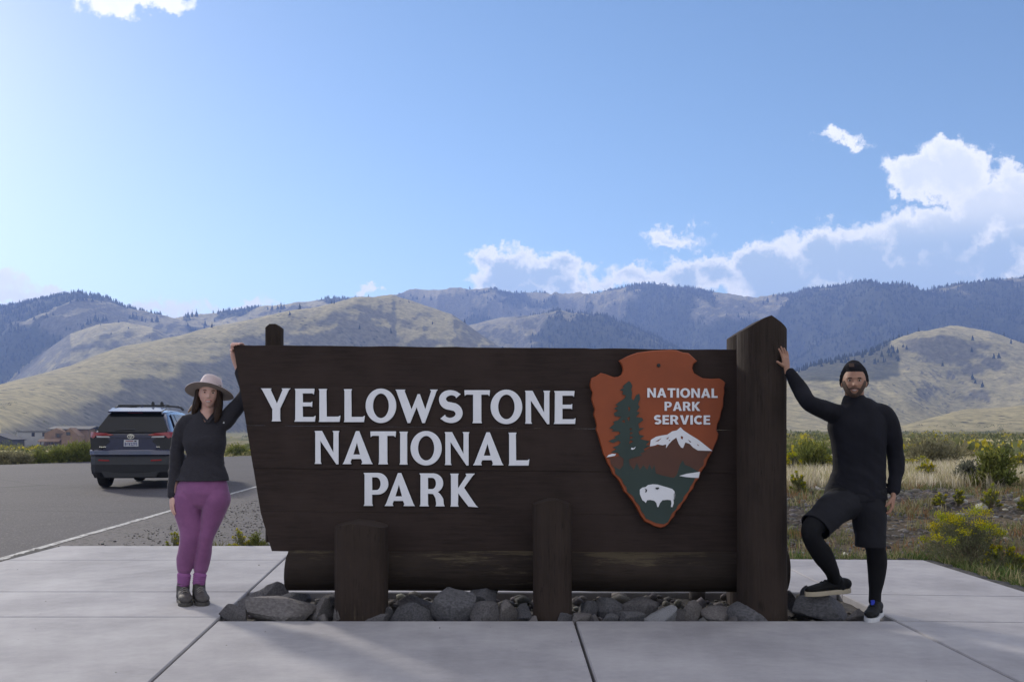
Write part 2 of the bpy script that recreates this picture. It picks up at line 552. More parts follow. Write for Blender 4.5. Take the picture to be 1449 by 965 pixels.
tr_needle = mat('pine_needles', (0.012, 0.018, 0.012), 0.9, col2=(0.024, 0.030, 0.018), vscale=0.05, spec=0.1)
tr_bark = mat('pine_bark', (0.09, 0.06, 0.04), 0.95)
N = 150000
tu = rng.uniform(-0.75, 0.75, N); tY = np.sqrt(rng.uniform(1300 ** 2, 4000 ** 2, N))
tX = tu * tY
tz, tw = terrain(tX, tY)
tpx = CX + F * tX / tY; tpy = HY - (tz - H) * F / tY
tf = forest_mask(tX, tY, tw, tpx, tpy)
keep = rng.uniform(0, 1, N) < (tf ** 1.5) * 0.46 + 0.004 * (tw >= 0)
P = np.stack([tX, tY, tz - 0.5], -1)[keep]
print('forest trees', len(P))
hh = rng.uniform(6, 14, len(P)) * np.where(P[:, 1] < 1900, 0.8, 1.0); rad = hh * rng.uniform(0.18, 0.36, len(P))
fv, ff = conifer_arrays(P, hh, rad)
tag(link('forest', npmesh('forest', fv, ff), tr_needle), kind='stuff')

# ------------------------------------------------------------------ paving, road, kerbs
def prism_bm(poly, z0, z1, chamfer=0.0, seed=0):
    """Vertical prism of a convex/concave XY polygon with a chamfered top edge."""
    bm = bmesh.new()
    n = len(poly)
    c = Vector((sum(p[0] for p in poly) / n, sum(p[1] for p in poly) / n))
    def ring(off, z):
        out = []
        for i in range(n):
            p0, p1, p2 = Vector(poly[i - 1]), Vector(poly[i]), Vector(poly[(i + 1) % n])
            e1 = (p1 - p0).normalized(); e2 = (p2 - p1).normalized()
            n1 = Vector((-e1.y, e1.x)); n2 = Vector((-e2.y, e2.x))
            b = (n1 + n2); b = b / max(0.3, b.dot(n1))
            out.append(bm.verts.new((*(p1 + b * off), z)))
        return out
    rs = [ring(0, z0), ring(0, z1 - chamfer), ring(chamfer, z1)] if chamfer else [ring(0, z0), ring(0, z1)]
    for a, b in zip(rs, rs[1:]):
        for i in range(n):
            bm.faces.new((a[i], a[(i + 1) % n], b[(i + 1) % n], b[i]))
    bm.faces.new(rs[-1])
    bm.faces.new(list(reversed(rs[0])))
    return bm


def concrete_material():
    m = bpy.data.materials.new('broomed_concrete'); m.use_nodes = True
    t = NT(m.node_tree); b = t.n['Principled BSDF']
    b.inputs['Roughness'].default_value = 0.85; b.inputs['Specular IOR Level'].default_value = 0.3
    tc = t.node('ShaderNodeTexCoord').outputs['Object']
    mp = t.node('ShaderNodeMapping'); t.l.new(tc, mp.inputs[0]); mp.inputs['Scale'].default_value = (1.3, 26, 1)
    broom = t.noise(mp.outputs[0], 6.0, 6, 0.7)
    big = t.noise(tc, 1.1, 6, 0.62)
    mid = t.noise(tc, 9.0, 5, 0.7)
    v = t.math('ADD', t.math('MULTIPLY_ADD', broom, 0.42, -0.21), t.math('ADD', t.math('MULTIPLY_ADD', big, 0.8, -0.40), t.math('MULTIPLY_ADD', mid, 0.3, -0.15)))
    v = t.math('ADD', v, 0.92)
    base = t.mix(t.rng(big, 0.35, 0.65), (0.315, 0.304, 0.318), (0.345, 0.333, 0.341))
    info = t.node('ShaderNodeObjectInfo')
    v = t.math('MULTIPLY', v, t.math('MULTIPLY_ADD', info.outputs['Random'], 0.10, 0.95))
    spots = t.rng(t.noise(tc, 24.0, 3, 0.5), 0.70, 0.78)
    hs = t.node('ShaderNodeHueSaturation'); t.l.new(base, hs.inputs['Color']); t.l.new(v, hs.inputs['Value'])
    t.l.new(t.mix(t.math('MULTIPLY', spots, 0.35), hs.outputs[0], (0.12, 0.11, 0.10)), b.inputs['Base Color'])
    t.l.new(t.bump(broom, 0.35, 0.004, t.bump(mid, 0.12, 0.004)), b.inputs['Normal'])
    return m


M_conc = concrete_material()
M_joint = mat('joint_sand', (0.05, 0.045, 0.04), 0.95, var=0.4, vscale=30)
XL = lambda y: -1.42 - 0.0975 * y
XR, XE = 2.635, 4.16
pave = tag(link('pavement', bm_mesh('pavement', prism_bm([(-5.02, 1.0), (4.12, 1.0), (4.12, 6.2), (-5.05, 6.2)], -0.14, -0.055)), M_joint), kind='structure')
for pl in ([(-5.05, 6.2), (XL(6.2), 6.2), (XL(10.3), 10.3), (-5.12, 10.3)], [(XL(7.4), 7.4), (XR, 7.4), (XR, 9.2), (-0.2, 9.2), (-0.2, 10.3), (XL(10.3), 10.3)], [(XR + .005, 6.2), (4.12, 6.2), (4.12, 9.2), (XR + .005, 9.2)]):
    link('slab_bedding', bm_mesh('slab_bedding', prism_bm(pl, -0.145, -0.06)), M_joint, pave)
g = 0.009
def slab(poly, gap=g):
    # shrink by the joint width
    n = len(poly); out = []
    for i in range(n):
        p0, p1, p2 = Vector(poly[i - 1]), Vector(poly[i]), Vector(poly[(i + 1) % n])
        e1 = (p1 - p0).normalized(); e2 = (p2 - p1).normalized()
        n1 = Vector((-e1.y, e1.x)); n2 = Vector((-e2.y, e2.x))
        b = (n1 + n2); b = b / max(0.3, b.dot(n1))
        out.append(tuple(p1 + b * gap))
    return link('concrete_slab', bm_mesh('concrete_slab', prism_bm(out, -0.12, 0.0, 0.008)), M_conc, pave)
yb = [1.0, 3.9, 6.38, 7.38, 9.2, 10.34]
for y0, y1 in zip(yb, yb[1:]):
    gp = 0.005
    slab([(-5.0 - .012 * y0, y0), (XL(y0), y0), (XL(y1), y1), (-5.0 - .012 * y1, y1)], gp)
for y0, y1 in ((1.0, 3.2), (3.2, 6.25)):
    slab([(XL(y0), y0), (0.43, y0), (0.43, y1), (XL(y1), y1)])
    slab([(0.43, y0), (XR, y0), (XR, y1), (0.43, y1)])
for (y0, y0r), (y1, y1r) in zip(((1.0, 1.0), (3.4, 3.35), (6.24, 6.16), (7.28, 7.16)), ((3.4, 3.35), (6.24, 6.16), (7.28, 7.16), (9.28, 9.2))):
    slab([(XR, y0), (XE, y0r), (XE, y1r), (XR, y1)], 0.006)
slab([(XL(7.35), 7.35), (0.43, 7.35), (0.43, 9.2), (XL(9.2), 9.2)])
slab([(XL(9.2), 9.2), (-0.2, 9.2), (-0.2, 10.34), (XL(10.34), 10.34)])
slab([(0.43, 7.35), (XR, 7.35), (XR, 9.28), (0.43, 9.28)])

# rock bed soil
bm = bmesh.new()
bx = np.linspace(-2.2, 2.64, 90); by = np.linspace(6.25, 7.36, 22)
BX, BY = np.meshgrid(bx, by)
BZ = -0.055 + 0.03 * fbm(BX * 3, BY * 3, oct=4, seed=300)
ii = np.arange(BX.size).reshape(BX.shape)
M_bed = mat('bed_soil', (0.075, 0.062, 0.05), 0.95, col2=(0.03, 0.026, 0.022), vscale=14, bump=0.9, bscale=40, bdist=0.02)
tag(link('soil_bed', npmesh('soil_bed', np.stack([BX, BY, BZ], -1).reshape(-1, 3), np.stack([ii[:-1, :-1], ii[:-1, 1:], ii[1:, 1:], ii[1:, :-1]], -1).reshape(-1, 4)), M_bed, smooth=True), kind='structure')
bm.free()


def asphalt_material(name, base, chip, speck=0.0):
    m = bpy.data.materials.new(name); m.use_nodes = True
    t = NT(m.node_tree); b = t.n['Principled BSDF']
    b.inputs['Roughness'].default_value = 0.9; b.inputs['Specular IOR Level'].default_value = 0.22
    tc = t.node('ShaderNodeTexCoord').outputs['Object']
    fine = t.noise(tc, 60, 4, 0.8)
    big = t.noise(tc, 0.35, 5, 0.6)
    f = t.rng(fine, 0.35, 0.65)
    c = t.mix(f, tuple(x * 0.35 for x in base), tuple(x * 1.65 for x in base))
    c = t.mix(t.rng(big, 0.3, 0.7, 0, 0.45), c, tuple(x * 1.35 for x in base))
    if speck:
        vor = t.node('ShaderNodeTexVoronoi'); t.l.new(tc, vor.inputs['Vector']); vor.inputs['Scale'].default_value = chip
        s = t.rng(vor.outputs['Distance'], 0.25, 0.40, 1, 0)
        pick = t.rng(vor.outputs['Color'], 0.45, 0.55)
        c = t.mix(t.math('MULTIPLY', t.math('MULTIPLY', s, pick), speck), c, (0.03, 0.028, 0.027))
        s2 = t.rng(t.noise(tc, chip * 1.3, 2, 0.5), 0.62, 0.70)
        c = t.mix(t.math('MULTIPLY', s2, 0.4), c, (0.26, 0.24, 0.22))
    # long cracks
    cr = t.node('ShaderNodeTexVoronoi', feature='DISTANCE_TO_EDGE'); cr.inputs['Scale'].default_value = 0.16
    wv = t.vec('ADD', tc, t.vec('MULTIPLY', t.node('ShaderNodeTexNoise').outputs['Color'], (1.2, 1.2, 0)))
    t.l.new(wv, cr.inputs['Vector'])
    c = t.mix(t.rng(cr.outputs['Distance'], 0.0, 0.006, 0.7, 0), c, (0.025, 0.025, 0.025))
    t.l.new(c, b.inputs['Base Color'])
    t.l.new(t.bump(fine, 0.6, 0.006), b.inputs['Normal'])
    return m


M_road = asphalt_material('old_asphalt', (0.060, 0.055, 0.060), 20, 0.35)
M_shoulder = asphalt_material('chip_asphalt', (0.095, 0.086, 0.085), 11, 0.85)
M_white = mat('worn_white_line', (0.50, 0.49, 0.47), 0.8, col2=(0.11, 0.105, 0.105), vscale=14, bump=0.3, bscale=60, detail=8)
M_edge = mat('crumbled_edge', (0.07, 0.065, 0.063), 0.95, col2=(0.025, 0.024, 0.024), vscale=12, bump=1.0, bscale=30, bdist=0.03, detail=8)


def sheet(name, poly, z, m, kind='structure'):
    bm = bmesh.new()
    bm.faces.new([bm.verts.new((x, y, z)) for x, y in poly])
    bmesh.ops.triangulate(bm, faces=bm.faces)
    return tag(link(name, bm_mesh(name, bm), m), kind=kind)


def ragged(pts, amp, step, seed):
    out = []
    r = np.random.default_rng(seed)
    for a, b in zip(pts, pts[1:]):
        n = max(1, int(math.dist(a, b) / step))
        for k in range(n):
            f = k / n
            out.append((a[0] + (b[0] - a[0]) * f + r.normal(0, amp), a[1] + (b[1] - a[1]) * f + r.normal(0, amp)))
    out.append(pts[-1])
    return out


far_edge = ragged([(5, 56), (-14.7, 50), (-20.3, 37.0), (-34, 31), (-90, 22)], 0.12, 1.0, 3)
sheet('road', [(-90, -10), (-5.6, -10), (-5.30, 2), (-5.44, 9.68), (-5.83, 15.5), (-6.25, 22), (-6.6, 30), (-5.0, 48), (5, 56)] + far_edge[1:], -0.055, M_road)
sheet('road_shoulder', [(-5.52, -10), (-4.9, -10), (-4.9, 9), (-4.9, 10.5), (-0.9, 10.5), (1.2, 20), (5.0, 54), (-4.8, 47.9), (-6.5, 30), (-6.15, 22), (-5.73, 15.5), (-5.34, 9.68), (-5.2, 2)], -0.048, M_shoulder)
lpts = [(-5.62, -10), (-5.36, 2), (-5.44, 9.68), (-5.83, 15.5), (-6.25, 22), (-6.6, 30), (-4.9, 48)]
wl = ragged(lpts, 0.006, 0.15, 5); wr = ragged([(x + 0.105, y) for x, y in lpts], 0.007, 0.15, 6)
sheet('road_marking', wl + wr[::-1], -0.043, M_white)
# crumbled dark asphalt lip round the paving
def lip(pts, width, seed, name='asphalt_edge'):
    r = np.random.default_rng(seed)
    v, f = [], []
    ins = ragged(pts, 0.006, 0.05, seed)
    for k, (x, y) in enumerate(ins):
        a = ins[max(0, k - 1)]; b = ins[min(len(ins) - 1, k + 1)]
        d = Vector((b[0] - a[0], b[1] - a[1])).normalized(); nn = Vector((d.y, -d.x))
        w = width * (0.75 + 0.35 * r.uniform())
        for q, hz in ((0.0, -0.07), (0.02, -0.004), (w * .5, 0.006 * r.normal()), (w * 0.9, -0.012 + 0.01 * r.normal()), (w, -0.10)):
            v.append((x + nn.x * q, y + nn.y * q, hz - 0.012))
    n = len(ins)
    for k in range(n - 1):
        for j in range(4):
            a = k * 5 + j
            f.append((a, a + 1, a + 6, a + 5))
    return tag(link(name, npmesh(name, v, f), M_edge), kind='structure')
lip([(-5.18, 10.36), (-3.8, 10.36), (-0.2, 10.36)][::-1], 0.07, 11)
lip([(-5.03, 2.0), (-5.12, 10.36)], -0.20, 12)
lip([(4.17, 9.28), (4.175, 1.0)], -0.17, 13)
lip([(4.16, 9.29), (0.4, 9.29)], 0.08, 14)

# ------------------------------------------------------------------ entrance sign
YP = 6.70                                   # front of the sign boards
sign = empty('entrance_sign', (0, YP, 0), 0, 'dark brown timber park entrance sign with white lettering and an arrowhead emblem, among rocks', 'sign')
SINV = Matrix.Translation((0, -YP, 0))


def fix(o, root=None, parent=None):
    """Parent o (whose vertices are in world space) to a root placed by translation only."""
    root = root or sign
    o.parent = parent or root
    o.matrix_parent_inverse = Matrix.Translation(-root.location)
    return o


def wood_material(name, base, worn=None, axis='X', wear=0.0, grain=1.0, rough=0.7):
    m = bpy.data.materials.new(name); m.use_nodes = True
    t = NT(m.node_tree); b = t.n['Principled BSDF']
    b.inputs['Roughness'].default_value = rough; b.inputs['Specular IOR Level'].default_value = 0.18
    tc = t.node('ShaderNodeTexCoord').outputs['Object']
    mp = t.node('ShaderNodeMapping'); t.l.new(tc, mp.inputs[0])
    mp.inputs['Scale'].default_value = {'X': (1.2, 16, 16), 'Z': (16, 16, 1.2)}[axis]
    gr = t.noise(mp.outputs[0], 3.2, 8, 0.68, 0.3)
    big = t.noise(tc, 2.2, 4, 0.6)
    c = t.mix(t.rng(gr, 0.3, 0.7), tuple(x * 0.75 for x in base), tuple(x * 1.25 for x in base))
    c = t.mix(t.rng(big, 0.35, 0.7, 0, 0.8), c, tuple(x * 1.45 for x in base))
    if worn:
        mp2 = t.node('ShaderNodeMapping'); t.l.new(tc, mp2.inputs[0])
        mp2.inputs['Scale'].default_value = {'X': (1.0, 9, 9), 'Z': (9, 9, 1.0)}[axis]
        wn = t.math('ADD', t.math('MULTIPLY', t.noise(mp2.outputs[0], 2.2, 9, 0.75), 0.6), t.math('MULTIPLY', t.noise(tc, 1.6, 3), 0.5))
        a = t.node('ShaderNodeAttribute', attribute_name='wear').outputs['Fac']
        msk = t.rng(t.math('ADD', wn, t.math('MULTIPLY_ADD', a, 0.16, -wear)), 0.52, 0.60)
        c = t.mix(t.math('MULTIPLY', msk, 0.8), c, t.mix(gr, worn, tuple(x * 0.5 for x in worn)))
    # drying cracks along the grain and a few knots
    mp3 = t.node('ShaderNodeMapping'); t.l.new(tc, mp3.inputs[0])
    mp3.inputs['Scale'].default_value = {'X': (0.9, 30, 30), 'Z': (30, 30, 0.9)}[axis]
    ck = t.noise(mp3.outputs[0], 1.6, 3, 0.5)
    crack = t.math('MULTIPLY', t.rng(t.math('ABSOLUTE', t.math('SUBTRACT', ck, 0.5)), 0.0, 0.016, 1, 0), t.rng(t.noise(tc, 2.6, 2), 0.50, 0.60))
    vk = t.node('ShaderNodeTexVoronoi'); mp4 = t.node('ShaderNodeMapping'); t.l.new(tc, mp4.inputs[0])
    mp4.inputs['Scale'].default_value = {'X': (1.5, 2.6, 2.6), 'Z': (2.6, 2.6, 1.5)}[axis]
    t.l.new(mp4.outputs[0], vk.inputs['Vector']); vk.inputs['Scale'].default_value = 1.3
    knot = t.rng(vk.outputs['Distance'], 0.05, 0.10, 0.7, 0)
    dk = t.math('MAXIMUM', t.math('MULTIPLY', crack, 0.85 if grain > 1 else 0.35), t.math('MULTIPLY', knot, 1.0 if grain > 1 else 0.3))
    c = t.mix(dk, c, tuple(x * 0.3 for x in base))
    t.l.new(c, b.inputs['Base Color'])
    t.l.new(t.bump(gr, 0.5 * grain, 0.006, t.bump(dk, 0.6, 0.006) if False else None), b.inputs['Normal'])
    return m


M_board = wood_material('brown_painted_boards', (0.030, 0.0205, 0.0175), grain=0.7, rough=0.85)
M_post = wood_material('brown_painted_post', (0.029, 0.0205, 0.0165), worn=(0.13, 0.10, 0.07), axis='Z', wear=0.175, grain=1.5, rough=0.85)
M_log = wood_material('weathered_log', (0.024, 0.0175, 0.014), worn=(0.105, 0.083, 0.052), axis='X', wear=0.09, grain=1.8, rough=0.85)
M_letter = mat('white_sign_paint', (0.76, 0.76, 0.80), 0.55, var=0.05, vscale=12, bump=0.15, bscale=25, bdist=0.003)

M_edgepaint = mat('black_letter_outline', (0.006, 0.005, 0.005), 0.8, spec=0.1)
SL = 7.0 / 717.0                            # boards run slightly downhill to the right
def brd(y_left, x): return y_left + (x - 330) * SL
def left_x(y):
    return float(np.interp(y, [480, 488, 745, 771, 790], [328.7, 330, 372, 384, 385]))


def plank(yt, yb, seed):
    """One horizontal board: yt, yb are photo rows at the left end."""
    r = np.random.default_rng(seed)
    gap = 0.06
    xs = np.linspace(0, 1, 49)
    y0 = YP + r.uniform(-0.003, 0.003); th = 0.09
    bm = bmesh.new()
    top, bot = [], []
    for k, s in enumerate(xs):
        for yy, lst, sg in ((yt, top, 1), (yb, bot, -1)):
            xl = left_x(yy); px = xl + (1052 - xl) * s
            p = at(px, brd(yy, px) + sg * gap, YP)
            wob = (0.004 if yt < 489 and sg == 1 else 0.0008) * float(fbm(np.array([px * 0.05]), np.array([seed * 9.1]), oct=4)[0])
            lst.append((p.x, p.z + wob))
    def row(lst, y, dz=0): return [bm.verts.new((x, y, z + dz)) for x, z in lst]
    c = 0.002
    A = row(top, y0 + c); B = row(top, y0, -c); Cc = row(bot, y0, c); D = row(bot, y0 + c)
    E = row(bot, y0 + th); Fv = row(top, y0 + th)
    loop = [A, B, Cc, D, E, Fv]
    for a, b in zip(loop, loop[1:] + loop[:1]):
        for k in range(len(xs) - 1):
            bm.faces.new((a[k], a[k + 1], b[k + 1], b[k]))
    for k in (0, -1):
        bm.faces.new([l[k] for l in loop])
    return fix(link('plank', bm_mesh('plank', bm), M_board))


rowsL = [488, 544.5, 601.5, 662, 723, 779]
for k in range(5): plank(rowsL[k], rowsL[k + 1], k + 1)


def timber(name, px, Yc, r, z_top, slope, z0=-0.12, square=0.55, seed=0, peak=0.0, m=None, n=28, amp=0.006, xc=None):
    """Upright rounded-square timber with a gabled top."""
    x0 = (px - CX) * Yc / F if xc is None else xc
    hs = np.concatenate([np.linspace(z0, z_top - r * slope - 0.02, 26)])
    ang = (np.arange(n) + 0.5) / n * 2 * math.pi
    ex = 1 - square * 0.5
    ux = np.sign(np.cos(ang)) * np.abs(np.cos(ang)) ** ex; uy = np.sign(np.sin(ang)) * np.abs(np.sin(ang)) ** ex
    V, Fc, wv = [], [], []
    for k, z in enumerate(list(hs) + [None]):
        zz = np.full(n, hs[-1] if z is None else z)
        rr = r * (1 + 0.02 * fbm(np.cos(ang) * 1.5, np.sin(ang) * 1.5, zz * 1.2, oct=3, seed=seed)) + amp * fbm(np.cos(ang) * 4, np.sin(ang) * 4, zz * 0.8, oct=3, seed=seed + 5)
        X = ux * rr; Y = uy * rr
        if z is None:
            zz = z_top - np.abs(X - peak * r) * slope
        for i in range(n):
            V.append((x0 + X[i], Yc + Y[i], zz[i])); wv.append(max(0.0, (zz[i] - hs[-1] + .05) / 0.1) * 0.35 + max(0, 0.5 - zz[i] * 2.5) * 0.8)
    R_ = len(hs) + 1
    for k in range(R_ - 1):
        for i in range(n):
            a = k * n + i; b = k * n + (i + 1) % n
            Fc.append((a, b, b + n, a + n))
    me_v = np.array(V)
    bm = bmesh.new()
    bv = [bm.verts.new(v) for v in V]
    for f in Fc: bm.faces.new([bv[i] for i in f])
    t0 = (R_ - 1) * n
    # gable: ring vertex i pairs with its mirror in Y
    for i in range(n // 2 - 1):
        a, b = t0 + i, t0 + i + 1; c, d = t0 + n - 2 - i, t0 + n - 1 - i
        bm.faces.new([bv[a], bv[b], bv[c], bv[d]])
    bm.faces.new([bv[i] for i in range(n)][::-1])
    me = bm_mesh(name, bm)
    at_ = me.attributes.new('wear', 'FLOAT', 'POINT'); at_.data.foreach_set('value', np.array(wv, np.float32))
    o = fix(link(name, me, m or M_post))
    return o


timber('post', 1077.5, 6.46, 0.170, 2.107, 0.62, seed=2, square=0.2, peak=0.08, amp=0.009)          # tall front post
timber('post', 1059, 7.16, 0.165, 2.125, 0.62, seed=3, square=0.35)
timber('post', 511.5, 6.46, 0.182, 0.665, 0.20, seed=4, square=0.75, peak=-0.1)
timber('post', 781.5, 6.46, 0.138, 0.825, 0.30, seed=5, square=0.45)
timber('post', 388.5, 6.866, 0.062, 2.118, 0.75, seed=6, square=0.9, amp=0.002, n=20, z0=0.47)


def log_mesh():
    n, mlen = 40, 120
    xa = (410 - CX) * 6.75 / F; xb = (1119 - CX) * 6.62 / F
    xs = np.linspace(xa, xb, mlen); ang = np.arange(n) / n * 2 * math.pi
    Xg, Ag = np.meshgrid(xs, ang, indexing='ij')
    rr = 0.158 + 0.010 * fbm(Xg * 1.3, np.cos(Ag) * 1.2, np.sin(Ag) * 1.2, oct=3, seed=71) + 0.008 * fbm(Xg * 1.2, np.cos(Ag) * 9, np.sin(Ag) * 9, oct=4, seed=72)
    zc = 0.278 - 0.012 * (Xg - xa) / (xb - xa)
    V = np.stack([Xg + 0.012 * np.sin(Ag * 1.0 + 0.6), 6.76 + rr * np.cos(Ag), zc + rr * np.sin(Ag)], -1).reshape(-1, 3)
    ix = np.arange(mlen * n).reshape(mlen, n)
    f = np.stack([ix[:-1], np.roll(ix, -1, 1)[:-1], np.roll(ix, -1, 1)[1:], ix[1:]], -1).reshape(-1, 4)
    bm = bmesh.new(); bv = [bm.verts.new(v) for v in V]
    for q in f: bm.faces.new([bv[i] for i in q])
    bm.faces.new([bv[i] for i in ix[0]]); bm.faces.new([bv[i] for i in ix[-1]])
    me = bm_mesh('log', bm)
    a = me.attributes.new('wear', 'FLOAT', 'POINT')
    a.data.foreach_set('value', np.clip((np.sin(Ag) - 0.25) * 0.9, 0, 0.62).ravel().astype(np.float32))
    return me


fix(link('log', log_mesh(), M_log, smooth=True))


# ---- letters
def circ(cx, cy, rx, ry, n=40, p=1.0):
    out = []
    for k in range(n):
        a = 2 * math.pi * k / n
        out.append((cx + rx * math.copysign(abs(math.cos(a)) ** p, math.cos(a)), cy + ry * math.copysign(abs(math.sin(a)) ** p, math.sin(a))))
    return out


def arc(cx, cy, rx, ry, a0, a1, n=12):
    return [(cx + rx * math.cos(R(a0 + (a1 - a0) * k / n)), cy + ry * math.sin(R(a0 + (a1 - a0) * k / n))) for k in range(n + 1)]


def stroke(path, w0):
    L, Rr = [], []
    for k in range(len(path)):
        a = Vector(path[max(0, k - 1)]); b = Vector(path[min(len(path) - 1, k + 1)])
        d = (b - a).normalized(); nn = Vector((-d.y, d.x)); w = w0[k] if isinstance(w0, list) else w0
        L.append(tuple(Vector(path[k]) + nn * w)); Rr.append(tuple(Vector(path[k]) - nn * w))
    return L + Rr[::-1]


def s_glyph():
    path = arc(52, 37, 34, 26, -28, -180, 12) + arc(50, 36, 32, 28, 178, 115, 5) + arc(52, 94, 33, 30, -62, 0, 6) + arc(50, 92, 35, 28, 4, 152, 12)
    keep_ = [path[0]]
    for q in path[1:]:
        if math.dist(q, keep_[-1]) > 5: keep_.append(q)
    path = keep_
    n = len(path)
    w = [10 + 5.5 * math.sin(math.pi * min(1, max(0, (k / (n - 1) - 0.12) / 0.76))) + (3.0 if k in (0, n - 1) else 0) for k in range(n)]
    return [stroke(path, w)]


GLYPH = {
    'Y': (118, [[(0, 0), (42, 0), (40, 6), (64, 60), (86, 6), (82, 0), (118, 0), (112, 6), (77, 80), (77, 122), (80, 130), (43, 130), (46, 122), (46, 82), (6, 6)]]),
    'E': (84, [[(2, 0), (80, 0), (78, 24), (72, 19), (34, 19), (34, 54), (66, 54), (71, 50), (71, 74), (66, 70), (34, 70), (34, 111), (76, 111), (84, 106), (82, 130), (0, 130), (4, 122), (5, 8)]]),
    'L': (86, [[(0, 0), (34, 0), (31, 8), (32, 109), (78, 109), (86, 104), (83, 130), (0, 130), (3, 122), (3, 8)]]),
    'O': (121, [circ(60.5, 65, 60.5, 68, 48), circ(60.5, 65, 31, 48, 40)]),
    'W': (168, [[(0, 0), (40, 0), (37, 6), (64, 78), (88, 18), (97, 18), (118, 78), (141, 6), (136, 0), (168, 0), (163, 6), (117, 132), (106, 132), (84, 70), (59, 132), (48, 132), (4, 6)]]),
    'S': (104, s_glyph()),
    'T': (101, [[(0, 0), (101, 0), (99, 24), (92, 18), (67, 18), (67, 122), (70, 130), (31, 130), (34, 122), (34, 18), (8, 18), (1, 24)]]),
    'N': (100, [[(0, 0), (30, 0), (76, 86), (76, 8), (72, 0), (100, 0), (97, 8), (97, 132), (88, 132), (24, 40), (25, 122), (29, 130), (0, 130), (3, 122), (3, 8)]]),
    'A': (120, [[(53, 0), (66, 0), (114, 122), (120, 130), (74, 130), (78, 122), (73, 110), (37, 110), (32, 122), (36, 130), (0, 130), (6, 122)], [(43, 92), (69, 92), (57, 46)]]),
    'I': (34, [[(0, 0), (34, 0), (31, 8), (31, 122), (34, 130), (0, 130), (3, 122), (3, 8)]]),
    'P': (98, [[(0, 0), (56, 0)] + arc(56, 43, 42, 43, -85, 85, 14) + [(56, 86), (34, 86), (34, 122), (38, 130), (0, 130), (4, 122), (4, 8)], [(34, 18), (50, 18)] + arc(50, 43, 17, 25, -80, 80, 10) + [(50, 68), (34, 68)]]),
    'R': (100, [[(0, 0), (54, 0)] + arc(54, 39, 40, 39, -85, 62, 12) + [(84, 84), (94, 100), (96, 122), (100, 130), (63, 130), (66, 122), (63, 98), (54, 82), (34, 80), (34, 122), (38, 130), (0, 130), (4, 122), (4, 8)], [(34, 18), (50, 18)] + arc(50, 40, 15, 22, -80, 80, 10) + [(50, 62), (34, 62)]]),
    'K': (110, [[(0, 0), (34, 0), (31, 8), (31, 58), (64, 8), (60, 0), (98, 0), (90, 8), (55, 56), (101, 124), (111, 133), (72, 130), (32, 78), (31, 122), (34, 130), (0, 130), (3, 122), (3, 8)]]),
}


def curve_mesh(name, loops, depth, bevel=0.0, grow=0.0):
    """Flat extruded shape with holes: loops of (x, z) in metres -> mesh in XZ facing -Y, front at y=0."""
    cu = bpy.data.curves.new(name, 'CURVE'); cu.dimensions = '2D'; cu.fill_mode = 'BOTH'
    cu.extrude = depth / 2; cu.bevel_depth = bevel; cu.bevel_resolution = 0; cu.offset = grow - bevel
    for lp in loops:
        sp = cu.splines.new('POLY'); sp.points.add(len(lp) - 1); sp.use_cyclic_u = True
        for p, (x, z) in zip(sp.points, lp): p.co = (x, z, 0, 1)
    o = bpy.data.objects.new(name, cu); col.objects.link(o)
    dg = bpy.context.evaluated_depsgraph_get()
    me = bpy.data.meshes.new_from_object(o.evaluated_get(dg))
    me.name = name
    bpy.data.objects.remove(o); bpy.data.curves.remove(cu)
    # XY plane -> XZ plane, front towards -Y
    co = np.empty(len(me.vertices) * 3, np.float32); me.vertices.foreach_get('co', co); co = co.reshape(-1, 3)
    co = np.stack([co[:, 0], depth / 2 - co[:, 2] + (bevel), co[:, 1]], -1)
    me.vertices.foreach_set('co', co.ravel()); me.update()
    return me


glyph_cache = {}
def put_letter(ch, x0z, x1z, ytz):
    """x0z, x1z: left and right in the enlarged crop used for measuring; ytz: top there."""
    w, loops = GLYPH[ch]
    sc_ = YP / F / 2.787
    key = ch
    if key not in glyph_cache:
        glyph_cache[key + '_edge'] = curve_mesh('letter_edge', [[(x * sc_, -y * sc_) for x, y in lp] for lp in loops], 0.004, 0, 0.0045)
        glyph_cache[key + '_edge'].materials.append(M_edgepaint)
        glyph_cache[key] = curve_mesh('letter', [[(x * sc_, -y * sc_) for x, y in lp] for lp in loops], 0.012, 0.002)
    px = 330 + x0z / 2.787; py = 450 + ytz / 2.787
    p = at(px, py, YP)
    o = link('letter', glyph_cache[key], M_letter)
    o.location = (p.x, YP - 0.016, p.z); o.scale = ((x1z - x0z) / w, 1, 1)
    fix(o)
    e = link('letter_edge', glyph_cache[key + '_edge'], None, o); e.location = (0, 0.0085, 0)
    return o


for ch, a, b in zip('YELLOWSTONE', (110, 242, 338, 437, 523, 640, 808, 912, 1015, 1150, 1263), (228, 326, 424, 520, 644, 808, 910, 1013, 1140, 1250, 1350)):
    put_letter(ch, a, b, 277.5 + (a - 110) * 0.0088)
for ch, a, b in zip('NATIONAL', (322, 432, 542, 656, 700, 834, 945, 1085), (420, 552, 643, 690, 823, 932, 1067, 1168)):
    put_letter(ch, a, b, 444.5 + (a - 322) * 0.0088)
for ch, a, b in zip('PARK', (515, 597, 735, 856), (613, 718, 835, 966)):
    put_letter(ch, a, b, 609.5 + (a - 515) * 0.0088)

# ---- arrowhead emblem
M_arrow = mat('arrowhead_red_brown', (0.28, 0.056, 0.011), 0.6, var=0.15, vscale=5, bump=0.25, bscale=18, bdist=0.004)
M_range = mat('emblem_dark_brown', (0.095, 0.033, 0.018), 0.6, var=0.15, vscale=5)
M_green = mat('emblem_dark_green', (0.022, 0.042, 0.036), 0.6, var=0.15, vscale=5)
M_ink = mat('emblem_ink', (0.012, 0.016, 0.018), 0.6)
YA = YP - 0.055


